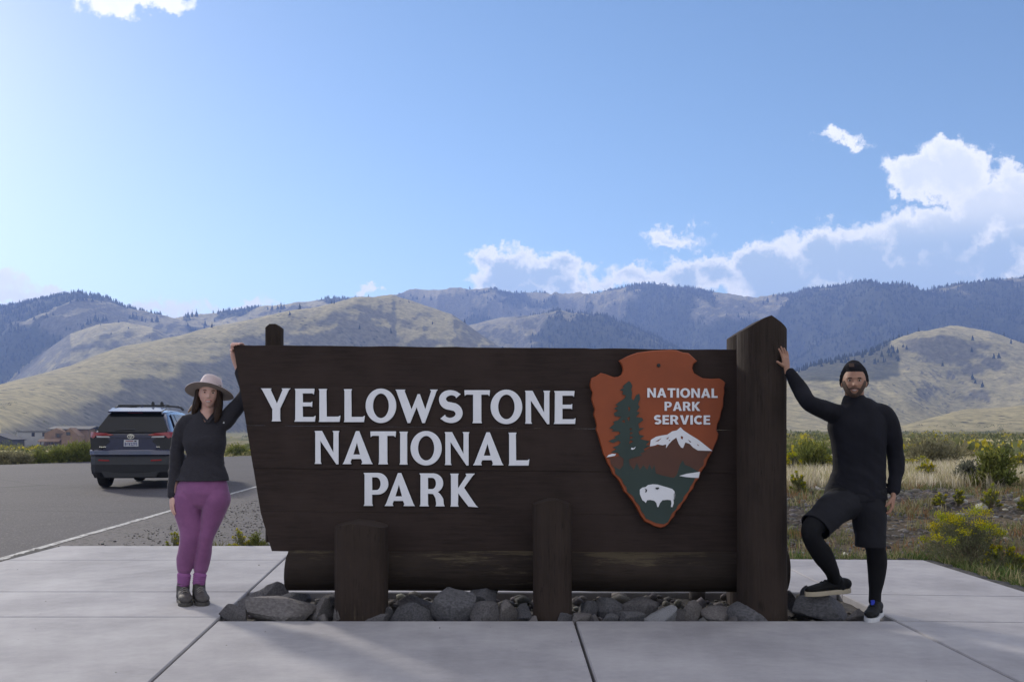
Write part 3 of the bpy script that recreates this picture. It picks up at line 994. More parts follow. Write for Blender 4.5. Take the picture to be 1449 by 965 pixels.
def emb(loops, name, m, depth, yfront, bevel=0.0, zoom=(830, 530, 4.386), parent=None):
    """Flat emblem piece from loops measured in an enlarged crop."""
    out = []
    for lp in loops:
        q = []
        for x, y in lp:
            p = at(zoom[0] + x / zoom[2], zoom[1] + y / zoom[2], YA)
            q.append((p.x, p.z))
        out.append(q)
    o = link(name, curve_mesh(name, out, depth, bevel), m)
    o.location = (0, yfront, 0)
    fix(o, parent=parent)
    if parent is not None:
        o.matrix_parent_inverse = Matrix.Translation(-(sign.location + Vector((0, parent.location.y - sign.location.y, 0)))) if False else (Matrix.Translation(-Vector((0, parent.location.y, 0))))
    return o


arrow_pts = [(180, 97), (220, 76), (262, 61), (330, 52), (410, 48), (442, 50), (470, 60), (497, 63), (520, 84), (537, 99), (520, 112), (514, 132), (522, 154), (540, 165), (562, 177), (600, 180), (637, 178), (652, 186), (665, 197), (659, 220), (661, 242), (656, 270), (655, 305), (646, 330), (640, 362), (629, 385), (624, 412), (633, 430), (630, 452), (618, 480), (603, 515), (585, 545), (575, 575), (553, 605), (545, 632), (528, 652), (518, 680), (500, 700), (488, 725), (468, 750), (458, 768), (440, 784), (432, 806), (415, 824), (404, 842), (388, 853), (370, 858), (338, 850), (318, 838), (298, 830), (280, 806), (268, 782), (256, 760), (240, 735), (218, 706), (203, 694), (194, 672), (180, 645), (166, 628), (150, 612), (140, 585), (126, 562), (118, 540), (107, 520), (102, 498), (94, 470), (86, 440), (74, 408), (79, 394), (72, 365), (64, 342), (70, 318), (60, 292), (54, 270), (60, 242), (50, 222), (47, 205), (55, 176), (75, 168), (97, 153), (118, 158), (158, 173), (178, 170), (192, 160), (199, 140), (194, 118), (186, 106)]
SA = 3.216
def to830(pts): return [((820 + x / SA - 830) * 4.386, (480 + y / SA - 530) * 4.386) for x, y in pts]
AP = to830(arrow_pts)
arrow = emb([AP], 'arrowhead_board', M_arrow, 0.040, YA, 0.006)
arrow['label'] = 'red brown arrowhead emblem board'
cxA = sum(p[0] for p in AP) / len(AP); cyA = 380
def edge_lr(y, inset=26):
    """Left and right of the arrowhead outline at a crop row, inset."""
    xs = []
    for (x0, y0), (x1, y1) in zip(AP, AP[1:] + AP[:1]):
        if (y0 - y) * (y1 - y) < 0: xs.append(x0 + (x1 - x0) * (y - y0) / (y1 - y0))
    return min(xs) + inset, max(xs) - inset


def sub(loops, name, m, lift):
    o = emb(loops, name, m, 0.003, YA - 0.0016 * lift - 0.003)
    o.parent = arrow
    o.matrix_parent_inverse = Matrix.Translation((0, -YA, 0))
    return o


L_, R_e = [], []
for y in range(505, 900, 12):
    a, b = edge_lr(y, 22 + 4 * math.sin(y * 0.11)); L_.append((a, y)); R_e.append((b, y))
ytip = 905
rng_top = [(R_e[0][0], 497), (770, 478), (720, 462), (670, 430), (640, 410), (600, 430), (555, 392), (505, 430), (450, 440), (392, 452), (360, 470), (300, 480), (230, 500), (170, 512), (L_[0][0], 515)]
sub([[p for p in L_ if p[1] < 640] + [(L_[11][0], 642), (R_e[11][0], 642)] + [p for p in R_e if p[1] < 640][::-1] + rng_top], 'brown_range', M_range, 1.0)
meadow = [p for p in L_ if p[1] > 560] + [(430, ytip + 15), (478, ytip + 22), (505, ytip + 8)] + [p for p in R_e if p[1] > 600][::-1]
meadow += [(640, 570), (610, 560), (596, 530), (578, 560), (560, 620), (540, 640), (470, 625), (430, 612), (420, 560), (405, 590), (390, 555), (376, 592), (352, 560), (330, 590), (312, 548), (292, 590), (270, 560), (250, 590), (225, 565), (205, 588)]
sub([meadow], 'green_meadow', M_green, 2.0)
# ragged pine
treeL = [(262, 40), (238, 60), (222, 75), (232, 82), (205, 95), (228, 104), (220, 122), (245, 130), (232, 150), (198, 172), (178, 188), (198, 194), (168, 212), (196, 222), (168, 240), (176, 258), (214, 262), (196, 282), (165, 292), (172, 305), (140, 332), (170, 340), (152, 352), (200, 352), (210, 366), (170, 385), (182, 392), (135, 412), (165, 424), (196, 410), (212, 418), (196, 438), (160, 452), (186, 462), (150, 482), (196, 486), (205, 505), (230, 520), (226, 575), (212, 640)]
treeR = [(276, 640), (268, 575), (262, 525), (300, 512), (345, 500), (330, 488), (362, 476), (352, 462), (395, 440), (366, 436), (392, 412), (356, 405), (330, 398), (358, 380), (326, 372), (322, 352), (358, 330), (326, 332), (320, 305), (352, 282), (342, 268), (306, 262), (330, 235), (310, 228), (330, 200), (318, 185), (332, 150), (326, 118), (306, 128), (292, 160), (278, 150), (282, 110), (276, 92), (284, 70), (272, 48)]
sub([treeL + treeR, [(256, 200), (262, 232), (272, 205)], [(250, 268), (262, 290), (270, 262)], [(266, 345), (284, 340), (270, 330)], [(266, 372), (290, 362), (272, 355)], [(266, 400), (292, 388), (270, 382)], [(262, 430), (290, 415), (270, 405)], [(216, 290), (238, 300), (234, 280)]], 'pine_tree_motif', M_green, 3.0)
sub([[(392, 445), (398, 405), (430, 385), (462, 378), (500, 372), (530, 352), (560, 345), (582, 326), (600, 345), (640, 372), (690, 402), (720, 425), (780, 473), (740, 472), (690, 470), (660, 452), (640, 430), (612, 420), (598, 455), (586, 452), (570, 428), (556, 390), (530, 408), (510, 430), (492, 456), (494, 432), (470, 438), (440, 432), (420, 440)], [(424, 416), (452, 400), (466, 392), (446, 412)], [(490, 398), (512, 386), (504, 400)], [(508, 408), (520, 402), (516, 412)], [(584, 380), (598, 384), (596, 402), (584, 396)], [(626, 400), (650, 418), (640, 420)], [(682, 428), (698, 440), (690, 442)]], 'snow_peak', M_letter, 3.0)
sub([[(124, 512), (135, 498), (160, 490), (182, 492), (176, 502), (150, 508)]], 'snow_patch', M_letter, 4.0)
sub([[(274, 462), (278, 452), (290, 456), (306, 446), (296, 460), (284, 466)]], 'snow_patch', M_letter, 4.4)
sub([[(574, 627), (620, 614), (702, 602), (694, 640), (650, 638), (610, 634)]], 'lake', M_letter, 4.0)
# bison
bison = [(330, 712), (345, 700), (366, 696), (380, 684), (410, 679), (440, 681), (470, 690), (505, 700), (530, 708), (544, 722), (548, 745), (545, 770), (538, 772), (540, 795), (532, 820), (522, 820), (526, 795), (522, 778), (500, 775), (470, 778), (455, 795), (445, 820), (438, 820), (432, 795), (420, 782), (395, 776), (375, 778), (366, 795), (358, 785), (346, 778), (338, 760), (330, 740)]
sub([bison], 'bison', M_letter, 4.0)
sub([[(360, 705), (374, 712), (372, 726), (362, 730), (366, 716)]], 'horn', M_ink, 6.2)
sub([[(426, 700), (446, 698), (450, 706), (436, 712), (428, 708)]], 'hide_mark', M_ink, 6.2)
sub([[(541, 735), (544, 735), (544, 768), (541, 768)]], 'tail_line', M_ink, 6.2)


# small sans lettering: built from strokes
SANS = {
    'N': (84, [[(0, 0), (24, 0), (62, 66), (62, 0), (84, 0), (84, 100), (60, 100), (22, 34), (22, 100), (0, 100)]]),
    'A': (92, [[(34, 0), (58, 0), (92, 100), (66, 100), (60, 79), (32, 79), (26, 100), (0, 100)], [(37, 61), (55, 61), (46, 28)]]),
    'T': (78, [[(0, 0), (78, 0), (78, 20), (51, 20), (51, 100), (27, 100), (27, 20), (0, 20)]]),
    'I': (24, [[(0, 0), (24, 0), (24, 100), (0, 100)]]),
    'O': (98, [circ(49, 50, 49, 52, 36), circ(49, 50, 24, 31, 28)]),
    'L': (60, [[(0, 0), (24, 0), (24, 80), (60, 80), (60, 100), (0, 100)]]),
    'P': (74, [[(0, 0), (40, 0)] + arc(40, 32, 34, 32, -85, 85, 10) + [(40, 64), (24, 64), (24, 100), (0, 100)], [(24, 18), (38, 18)] + arc(38, 32, 11, 14, -80, 80, 6) + [(38, 46), (24, 46)]]),
    'R': (82, [[(0, 0), (42, 0)] + arc(42, 31, 34, 31, -85, 60, 10) + [(82, 100), (54, 100), (36, 63), (24, 62), (24, 100), (0, 100)], [(24, 18), (38, 18)] + arc(38, 31, 12, 13, -80, 80, 6) + [(38, 44), (24, 44)]]),
    'K': (84, [[(0, 0), (24, 0), (24, 40), (54, 0), (82, 0), (46, 46), (84, 100), (55, 100), (24, 54), (24, 100), (0, 100)]]),
    'S': (72, [stroke(arc(38, 29, 26, 19, -35, -180, 10) + arc(37, 29, 25, 20, 176, 110, 5) + arc(36, 71, 25, 20, -66, 0, 5) + arc(35, 70, 26, 20, 6, 146, 10), 11.5)]),
    'E': (64, [[(0, 0), (63, 0), (63, 20), (24, 20), (24, 39), (59, 39), (59, 58), (24, 58), (24, 80), (64, 80), (64, 100), (0, 100)]]),
    'V': (90, [[(0, 0), (27, 0), (45, 66), (63, 0), (90, 0), (58, 100), (32, 100)]]),
    'C': (82, [stroke(arc(48, 50, 36, 38, -48, -312, 22), 12)]),
}
def sans_row(txt, x0, x1, y0, y1):
    ws = [SANS[c][0] for c in txt]
    space = 11
    tot = sum(ws) + space * (len(txt) - 1)
    k = (x1 - x0) / tot; ky = (y1 - y0) / 100
    x = x0
    for c, w in zip(txt, ws):
        yo = (x - x0) * 0.006
        sub([[(x + a * k, y0 + yo + b * ky) for a, b in lp] for lp in SANS[c][1]], 'letter', M_letter, 4.0)
        x += (w + space) * k
sans_row('NATIONAL', 376, 812, 84, 142)
sans_row('PARK', 483, 704, 168, 224)
sans_row('SERVICE', 417, 766, 251, 308)
# bolt near the top of the arrowhead
bm = bmesh.new(); bmesh.ops.create_cone(bm, segments=12, radius1=0.014, radius2=0.010, depth=0.012, cap_ends=True)
bolt = link('bolt', bm_mesh('bolt', bm), M_ink)
pb = at(932, 517, YA); bolt.location = (pb.x, YA - 0.006, pb.z); bolt.rotation_euler = (R(90), 0, 0)
bolt.parent = arrow; bolt.matrix_parent_inverse = Matrix.Translation((0, -YA, 0))

# ------------------------------------------------------------------ rocks round the posts
M_rock = []
for k, (c1, c2) in enumerate((((0.20, 0.188, 0.192), (0.10, 0.093, 0.097)), ((0.17, 0.166, 0.178), (0.085, 0.083, 0.09)), ((0.25, 0.23, 0.226), (0.14, 0.127, 0.124)))):
    M_rock.append(mat('basalt_%s' % 'abc'[k], c1, 0.9, col2=c2, vscale=9, bump=0.8, bscale=28, bdist=0.025, detail=8, spec=0.25))
M_speck = mat('speckled_granite', (0.32, 0.32, 0.34), 0.85, col2=(0.06, 0.06, 0.065), vscale=55, bump=0.5, bscale=50, bdist=0.01)


def rock_mesh(seed, cuts=9, sub_=3, flat=0.0):
    r = np.random.default_rng(seed)
    bm = bmesh.new(); bmesh.ops.create_icosphere(bm, subdivisions=sub_, radius=1.0)
    co = np.array([v.co[:] for v in bm.verts])
    for _ in range(cuts):
        n = r.normal(0, 1, 3); n /= np.linalg.norm(n)
        d = r.uniform(0.38, 0.74)
        e = np.maximum(0, co @ n - d)
        co = co - e[:, None] * n * 0.98
    co *= (1 + 0.045 * fbm(co[:, 0] * 1.8, co[:, 1] * 1.8, co[:, 2] * 1.8, oct=4, seed=seed))[:, None]
    co *= (1 + 0.025 * fbm(co[:, 0] * 7, co[:, 1] * 7, co[:, 2] * 7, oct=3, seed=seed + 3))[:, None]
    lo, hi = co.min(0), co.max(0)
    co = (co - (lo + hi) / 2) / ((hi - lo) / 2)
    for v, c in zip(bm.verts, co): v.co = c
    return bm_mesh('rock', bm)


ROCKS = [  # left, right, top, Y of centre, label, material, tilt
    (310, 352, 853, 6.40, 'squat grey rock at the left tip of the rock bed', 0, 3),
    (348, 446, 841, 6.47, 'long low grey boulder in front of the log end', 2, 4),
    (337, 384, 835, 6.72, 'flat grey slab lying on the concrete joint behind the long boulder', 0, 6),
    (366, 408, 825, 6.98, 'tilted dark slab propped against the left log end', 0, -16),
    (398, 438, 838, 6.82, 'dark rock wedged right under the left end of the log', 1, 5),
    (433, 472, 844, 6.48, 'upright grey rock standing just left of the short wide post', 2, 8),
    (472, 508, 856, 6.37, 'rounded pale grey rock at the foot of the short wide post', 2, 4),
    (507, 550, 866, 6.33, 'low dark rock along the front of the short wide post', 0, 0),
    (450, 464, 867, 6.33, 'small pebble sized rock before the upright rock', 2, 0),
    (452, 478, 839, 6.90, 'grey rock half hidden in the gap left of the wide post', 0, 0),
    (538, 556, 857, 6.45, 'dark narrow rock against the right side of the wide post', 1, 0),
    (553, 612, 850, 6.43, 'sloping grey rock left of the biggest boulder', 1, -8),
    (556, 614, 841, 6.78, 'dark shaded rock under the log behind the sloping rock', 0, 3),
    (608, 672, 832, 6.52, 'biggest rounded boulder between the two short posts', 1, 6),
    (656, 702, 822, 6.68, 'knobby rock sitting highest on the boulders under the log', 1, 10),
    (664, 708, 850, 6.42, 'cracked grey rock right of the biggest boulder', 0, -4),
    (700, 732, 848, 6.46, 'square grey rock with a pale top near the narrow post', 2, 0),
    (728, 756, 853, 6.50, 'dark rock tucked left of the narrow short post', 1, 0),
    (744, 762, 870, 6.31, 'tiny grey rock at the foot of the narrow short post', 2, 0),
    (788, 813, 865, 6.36, 'small rounded rock right beside the narrow short post base', 1, 0),
    (809, 836, 868, 6.32, 'small pale rock lying by the concrete joint end', 2, 5),
    (817, 845, 847, 6.60, 'dark cube shaped rock under the log right of the narrow post', 1, 0),
    (842, 882, 844, 6.64, 'tall dark rock leaning on the wide rock under the log', 1, -6),
    (872, 932, 844, 6.66, 'wide dark slab of rock under the arrowhead emblem', 0, 7),
    (846, 875, 866, 6.36, 'low grey rock with rounded top below the tall dark rock', 1, 0),
    (832, 850, 868, 6.34, 'little dark rock squeezed between two low rocks', 0, 0),
    (868, 916, 864, 6.38, 'flat dark rock touching the speckled rock on its left', 1, 0),
    (911, 956, 855, 6.42, 'pale speckled rock in the front row under the arrowhead', 3, 5),
    (950, 977, 858, 6.48, 'olive dark rock touching the speckled rock on its right', 0, -10),
    (964, 997, 849, 6.50, 'pointed grey rock with a pale left face', 2, 12),
    (992, 1040, 858, 6.44, 'mottled grey rock left of the big post boulder', 2, 4),
    (1030, 1044, 871, 6.32, 'tiny rock at the left corner of the big post boulder', 0, 0),
    (1030, 1114, 847, 6.40, 'smooth dark boulder in front of the tall post', 1, 3),
    (1112, 1130, 837, 6.62, 'dark rock in shadow on the right of the tall post', 0, 0),
    (1116, 1202, 839, 6.56, 'large dark boulder under the raised shoe', 1, -3),
    (1196, 1224, 861, 6.46, 'small grey rock between the large boulder and the standing shoe', 2, 0),
    (1136, 1152, 828, 6.90, 'small rounded stone just behind the toe of the raised shoe', 1, 0),
]
rock_z = -0.10
for k, (x0, x1, yt, Yc, lab, mi, tilt) in enumerate(ROCKS):
    me = rock_mesh(100 + k, cuts=13 if mi != 1 else 9)
    w = (x1 - x0) * Yc / F
    zt = H - (yt - HY) * Yc / F
    X = ((x0 + x1) / 2 - CX) * Yc / F
    dep = min(max(0.75 * w, 0.8 * (zt - rock_z)), 0.42)
    if Yc < 6.6: Yc = max(Yc, 6.262 + dep * 0.5) if dep * .5 < 0.25 else max(Yc, 6.262 + dep * 0.5)
    zt2 = H - (yt - HY) * Yc / F
    o = link('rock', me, (M_rock + [M_speck])[mi], smooth=False)
    o.scale = (w / 2 * 1.03, dep / 2, (zt2 - rock_z) / 2 * 1.02)
    o.location = (X * Yc / (Yc if Yc else 1), Yc, (zt2 + rock_z) / 2)
    o.rotation_euler = (R(random.uniform(-5, 5)), R(tilt), R(random.uniform(-8, 8)))
    tag(o, lab, 'rock', 'rocks round the sign posts')
# pebbles and chips filling the bed
M_stone = attr_mat('loose_stones', 0.95, bump=0.5, bscale=30, bdist=0.02)
def scatter_stones(name, pts, smin, smax, m, seed, kind='stuff', bright=0.8):
    r = np.random.default_rng(seed)
    base = []
    for q in range(5):
        bm = bmesh.new(); bmesh.ops.create_icosphere(bm, subdivisions=1, radius=1.0)
        co = np.array([v.co[:] for v in bm.verts]); co *= r.uniform(0.65, 1.1, (len(co), 1))
        fc = np.array([[v.index for v in f.verts] for f in bm.faces]); base.append((co, fc)); bm.free()
    V, Fa, Ct, off = [], [], [], 0
    for p in pts:
        co, fc = base[r.integers(5)]
        s = smin * (smax / smin) ** (r.uniform() ** 1.8)
        a = r.uniform(0, 6.28); ca, sa = math.cos(a), math.sin(a)
        sc3 = s * np.array([r.uniform(.8, 1.3), r.uniform(.7, 1.1), r.uniform(.45, .8)])
        c = co * sc3
        c = np.stack([c[:, 0] * ca - c[:, 1] * sa, c[:, 0] * sa + c[:, 1] * ca, c[:, 2]], -1) + np.array(p) + np.array([0, 0, sc3[2] * 0.3])
        V.append(c); Fa.append(fc + off); off += len(c)
        tone = r.uniform(0.10, 0.34) if r.uniform() < .9 else r.uniform(.35, .5)
        Ct.append(np.tile(np.array([1.0, .90 + r.uniform(-.04, .08), .82 + r.uniform(-.06, .14)]) * tone * bright, (len(c), 1)))
    return tag(link(name, npmesh(name, np.concatenate(V), np.concatenate(Fa), {'tint': np.concatenate(Ct)}), m), kind=kind)


pts = [(rng.uniform(-2.05, 2.6), rng.uniform(6.28, 7.33), -0.05) for _ in range(650)]
scatter_stones('gravel', pts, 0.012, 0.05, M_stone, 41, bright=.45)
pts = [(rng.uniform(-1.95, 2.5), rng.uniform(6.93, 7.3), -0.03) for _ in range(90)]
scatter_stones('gravel', pts, 0.035, 0.105, M_stone, 43, bright=.5)
pts = [(rng.uniform(-4.9, 4.1), rng.uniform(3.6, 10.2), 0.0) for _ in range(70)]
pts = [p for p in pts if not (-2.3 < p[0] < 2.7 and 6.2 < p[1] < 7.4) and not (p[0] > -0.3 and p[1] > 9.2)]
scatter_stones('gravel', pts, 0.003, 0.009, M_stone, 42, bright=.5)

# ------------------------------------------------------------------ plants
M_leaf = attr_mat('shrub_leaves', 0.8, trans=0.35, spec=0.2)
M_flower = attr_mat('shrub_blossom', 0.8, trans=0.3, spec=0.1)
M_twig = mat('shrub_twigs', (0.16, 0.13, 0.09), 0.9, var=0.4, vscale=20)
M_grass = attr_mat('dry_grass', 0.85, trans=0.35, spec=0.15)


def leaf_tris(P, D, L, Wd, r):
    """One slim kite per leaf: base P, direction D (unit), length L, width Wd."""
    n = len(P)
    side = np.cross(D, r.normal(0, 1, (n, 3))); side /= np.linalg.norm(side, axis=1)[:, None] + 1e-9
    a = P; c = P + D * L[:, None]
    m = P + D * (L * 0.5)[:, None]
    b = m + side * Wd[:, None] * 0.5; d = m - side * Wd[:, None] * 0.5
    V = np.stack([a, b, c, d], 1).reshape(-1, 3)
    f = np.arange(n * 4).reshape(n, 4)
    return V, f


def bush_parts(seed, w, h, kind, n_leaf=2600, leaf=0.04):
    """Shrub meshes: twigs, foliage and, for some, blossom. Base at the origin."""
    r = np.random.default_rng(seed)
    # clump tips over an uneven dome
    ncl = {'sage': 34, 'rabbit': 46, 'green': 40, 'round': 60, 'sprig': 16}[kind]
    th = r.uniform(0, 2 * math.pi, ncl); ph = np.arccos(r.uniform(0.0, 1.0, ncl) ** (0.8))
    rad = r.uniform(0.62, 1.08, ncl)
    if kind in ('round', 'rabbit'): rad = r.uniform(0.85, 1.04, ncl)
    T = np.stack([np.sin(ph) * np.cos(th) * w / 2 * rad, np.sin(ph) * np.sin(th) * w / 2 * rad, np.maximum(np.cos(ph) * h * rad, 0.10 * h)], -1)
    # twigs: bowed ribbons from base to tips
    tv, tf = [], []
    off = 0
    for k in range(ncl):
        for q in range(2):
            tip = T[k] + r.normal(0, 0.05 * w, 3); tip[2] = max(0.03, tip[2])
            ctrl = np.array([tip[0] * 0.35, tip[1] * 0.35, tip[2] * 0.6])
            ss = np.linspace(0, 1, 5)[:, None]
            pts = (1 - ss) ** 2 * np.array([r.normal(0, .03 * w), r.normal(0, .03 * w), -0.03]) + 2 * ss * (1 - ss) * ctrl + ss ** 2 * tip
            wd = np.linspace(0.010, 0.003, 5)[:, None] * (0.6 + 0.5 * w)
            sd_ = r.normal(0, 1, 3); sd_[2] = 0; sd_ /= np.linalg.norm(sd_)
            for s3 in (sd_, np.array([-sd_[1], sd_[0], 0])):
                v = np.concatenate([pts - s3 * wd / 2, pts + s3 * wd / 2])
                tv.append(v); tf.append(np.array([[i, i + 1, i + 6, i + 5] for i in range(4)]) + off); off += 10
    twigs = npmesh('twigs', np.concatenate(tv), np.concatenate(tf)); twigs.materials.append(M_twig)
    # leaves
    ci = r.integers(0, ncl, n_leaf)
    t = r.uniform(0.35, 1.0, n_leaf) ** 0.6
    spread = 0.075 if kind != 'sprig' else 0.04
    P = T[ci] * t[:, None] + r.normal(0, spread * w, (n_leaf, 3)) * np.array([1, 1, 0.7])
    P[:, 2] = np.maximum(P[:, 2], 0.01 + 0.05 * h * r.uniform(0, 1, n_leaf))
    D = T[ci] / (np.linalg.norm(T[ci], axis=1)[:, None]) + r.normal(0, 0.55, (n_leaf, 3)) + np.array([0, 0, 0.35])
    D /= np.linalg.norm(D, axis=1)[:, None]
    L = leaf * r.uniform(0.6, 1.5, n_leaf); Wd = L * (0.22 if kind in ('rabbit', 'sprig') else 0.38)
    V, f = leaf_tris(P, D, L, Wd, r)
    base = {'sage': (0.17, 0.165, 0.10), 'rabbit': (0.125, 0.14, 0.065), 'green': (0.11, 0.14, 0.035), 'round': (0.19, 0.195, 0.135), 'sprig': (0.14, 0.16, 0.06)}[kind]
    alt = {'sage': (0.24, 0.21, 0.11), 'rabbit': (0.15, 0.145, 0.085), 'green': (0.22, 0.22, 0.05), 'round': (0.12, 0.12, 0.085), 'sprig': (0.2, 0.19, 0.06)}[kind]
    pick = (r.uniform(0, 1, ncl)[ci] * 0.7 + r.uniform(0, 1, n_leaf) * 0.3)[:, None]
    c = (np.array(base) * (1 - pick) + np.array(alt) * pick) * r.uniform(0.65, 1.3, (n_leaf, 1))
    fol = npmesh('foliage', V, f, {'tint': np.repeat(c, 4, 0)}); fol.materials.append(M_leaf)
    out = {'twigs': twigs, 'foliage': fol}
    if kind in ('rabbit', 'sprig'):
        up = np.where(T[:, 2] > 0.42 * h)[0] if kind == 'rabbit' else np.arange(ncl)
        nb = n_leaf // 2
        ci = r.choice(up, nb)
        rn = np.linalg.norm(T[ci], axis=1)[:, None]
        P = T[ci] * (1.04 + r.uniform(-0.03, 0.08, (nb, 1))) + r.normal(0, 0.040 * w, (nb, 3)) * np.array([1, 1, 0.5])
        D = r.normal(0, 0.6, (nb, 3)) + np.array([0, 0, 0.8]) ; D /= np.linalg.norm(D, axis=1)[:, None]
        L = leaf * 0.62 * r.uniform(0.6, 1.2, nb)
        V, f = leaf_tris(P, D, L, L * 0.75, r)
        mixv = r.uniform(0, 1, ncl)[ci][:, None]
        c = (np.array((0.46, 0.37, 0.012)) * (1 - mixv) + np.array((0.30, 0.33, 0.02)) * mixv) * r.uniform(0.7, 1.25, (nb, 1))
        bl = npmesh('blossom', V, f, {'tint': np.repeat(c, 4, 0)}); bl.materials.append(M_flower)
        out['blossom'] = bl
    return out


bush_cache = {}
def shrub(name, px, py_base, py_top, wpx, kind, label, seed, group=None, n_leaf=2600, leaf=0.04, Y=None, cat='shrub'):
    if Y is None:
        Y = 10.0
        for _ in range(30):
            z = ground_z((px - CX) * Y / F, Y)
            Y = 0.5 * Y + 0.5 * (H - z) * F / (py_base - HY)
    X = (px - CX) * Y / F
    z = ground_z(X, Y)
    h = (py_base - py_top) * Y / F; w = wpx * Y / F
    key = (kind, seed)
    rt = empty(name, (X, Y, z), random.uniform(0, 6.28), label, cat, group)
    if key not in bush_cache: bush_cache[key] = (bush_parts(seed, w, h, kind, n_leaf, leaf), w, h)
    parts, w0, h0 = bush_cache[key]
    rt.scale = (w / w0, w / w0, h / h0)
    for pn, me in parts.items():
        link(pn, me, None, rt)
    return rt


rab = 'rabbitbrush'; sage = 'sagebrush'
shrub(rab, 1369, 803, 727, 118, 'rabbit', 'large rabbitbrush with yellow flower heads growing at the edge of the right paving', 1, n_leaf=9500, leaf=0.028)
shrub(rab, 1420, 806, 774, 60, 'sprig', 'low straggly weed right of the large yellow rabbitbrush', 2, leaf=0.045, n_leaf=1500)
shrub(sage, 1146, 672, 618, 74, 'green', 'tall dark green bush right beside the sign post, behind the yellow bushes', 3, 'bushes on the plain behind the man', n_leaf=4200, leaf=0.07)
shrub(rab, 1122, 674, 643, 30, 'rabbit', 'yellow topped bush touching the right edge of the tall post', 4, 'bushes on the plain behind the man', leaf=0.05)
shrub(rab, 1158, 673, 640, 46, 'rabbit', 'yellow green bush between the tall post and the man', 5, 'bushes on the plain behind the man', leaf=0.05)
shrub(rab, 1131, 697, 668, 22, 'sprig', 'small yellow flowered plant standing in pale grass beside the post', 6, leaf=0.05, n_leaf=900)
shrub(sage, 1318, 664, 617, 84, 'sage', 'widest brownish bush behind the man right shoulder', 7, 'bushes on the plain behind the man', n_leaf=4200, leaf=0.08)
shrub(sage, 1318, 640, 604, 16, 'sprig', 'thin sprig rising above the widest brownish bush', 8, leaf=0.09, n_leaf=500)
shrub(rab, 1296, 668, 647, 42, 'rabbit', 'bush with a flat deep yellow top next to the man elbow', 9, 'bushes on the plain behind the man', leaf=0.05)
shrub(rab, 1310, 683, 657, 32, 'rabbit', 'small rounded yellow bush in front of the flat yellow one', 10, 'bushes on the plain behind the man', leaf=0.05)
shrub(sage, 1372, 687, 653, 42, 'round', 'rounded grey bush without flowers standing in pale grass', 11, 'bushes on the plain behind the man', leaf=0.06)
shrub(sage, 1409, 691, 632, 60, 'green', 'tall green bush with loose upright twigs right of the round grey bush', 12, 'bushes on the plain behind the man', n_leaf=3600, leaf=0.07)
shrub(rab, 1446, 674, 644, 40, 'rabbit', 'yellow bush at the far right beyond the tall green bush', 13, 'bushes on the plain behind the man', leaf=0.05)
shrub(rab, 1332, 715, 700, 26, 'sprig', 'low patch of orange yellow flowers in grass above the gravel bank', 14, leaf=0.035, n_leaf=900)
shrub(rab, 1356, 717, 689, 16, 'sprig', 'single upright yellow weed right of the low orange yellow patch', 15, leaf=0.04, n_leaf=500)
shrub(rab, 1403, 722, 688, 24, 'sprig', 'green and yellow weed on the bank top under the tall green bush', 16, leaf=0.04, n_leaf=900)
shrub(rab, 1450, 726, 703, 22, 'sprig', 'yellow weed on the bank top at the right border of the view', 17, leaf=0.04, n_leaf=700)
shrub(sage, 1212, 652, 627, 46, 'sage', 'dull sage bush hidden behind the man chest', 18, leaf=0.08, n_leaf=1800)
shrub(sage, 1268, 658, 632, 36, 'green', 'low olive bush just right of the man shoulder', 19, leaf=0.08, n_leaf=1800)
# behind the car and at the roadside on the left
shrub(sage, 110, 653, 619, 46, 'green', 'tallest dark green bush left of the car across the road', 21, 'bushes across the road', n_leaf=3600, leaf=0.10, Y=40.5)
shrub(sage, 86, 653, 629, 40, 'green', 'mid green bush left of the tallest bush across the road', 22, 'bushes across the road', n_leaf=2600, leaf=0.09, Y=39.8)
shrub(sage, 56, 655, 637, 34, 'green', 'low olive bush across the road below the white house', 23, 'bushes across the road', leaf=0.08, Y=39.2)
shrub(sage, 28, 656, 640, 40, 'sage', 'greyish brown bush across the road below the grey house', 24, 'bushes across the road', leaf=0.08, Y=38.6)
shrub(sage, 2, 657, 638, 40, 'sage', 'sage bush across the road at the left border of the view', 25, 'bushes across the road', leaf=0.08, Y=38.0)
shrub(sage, 128, 652, 628, 34, 'green', 'dark bush partly behind the left side of the car', 26, 'bushes across the road', leaf=0.09, Y=41.0)
shrub(sage, 336, 645, 630, 30, 'green', 'green bushes in the gap between the woman and the sign', 27, leaf=0.10, Y=53)
shrub(rab, 246, 773, 748, 24, 'sprig', 'small yellow flowered weed beside the woman left thigh at the paving edge', 28, leaf=0.022, n_leaf=1100, Y=10.55)
shrub(rab, 341, 773, 744, 34, 'sprig', 'yellow flowered weed at the paving edge between the woman and the sign', 29, leaf=0.022, n_leaf=1500, Y=10.55)
shrub(sage, 364, 773, 746, 30, 'green', 'dark green weed touching the left lower corner of the sign', 30, leaf=0.024, n_leaf=1500, Y=10.6)


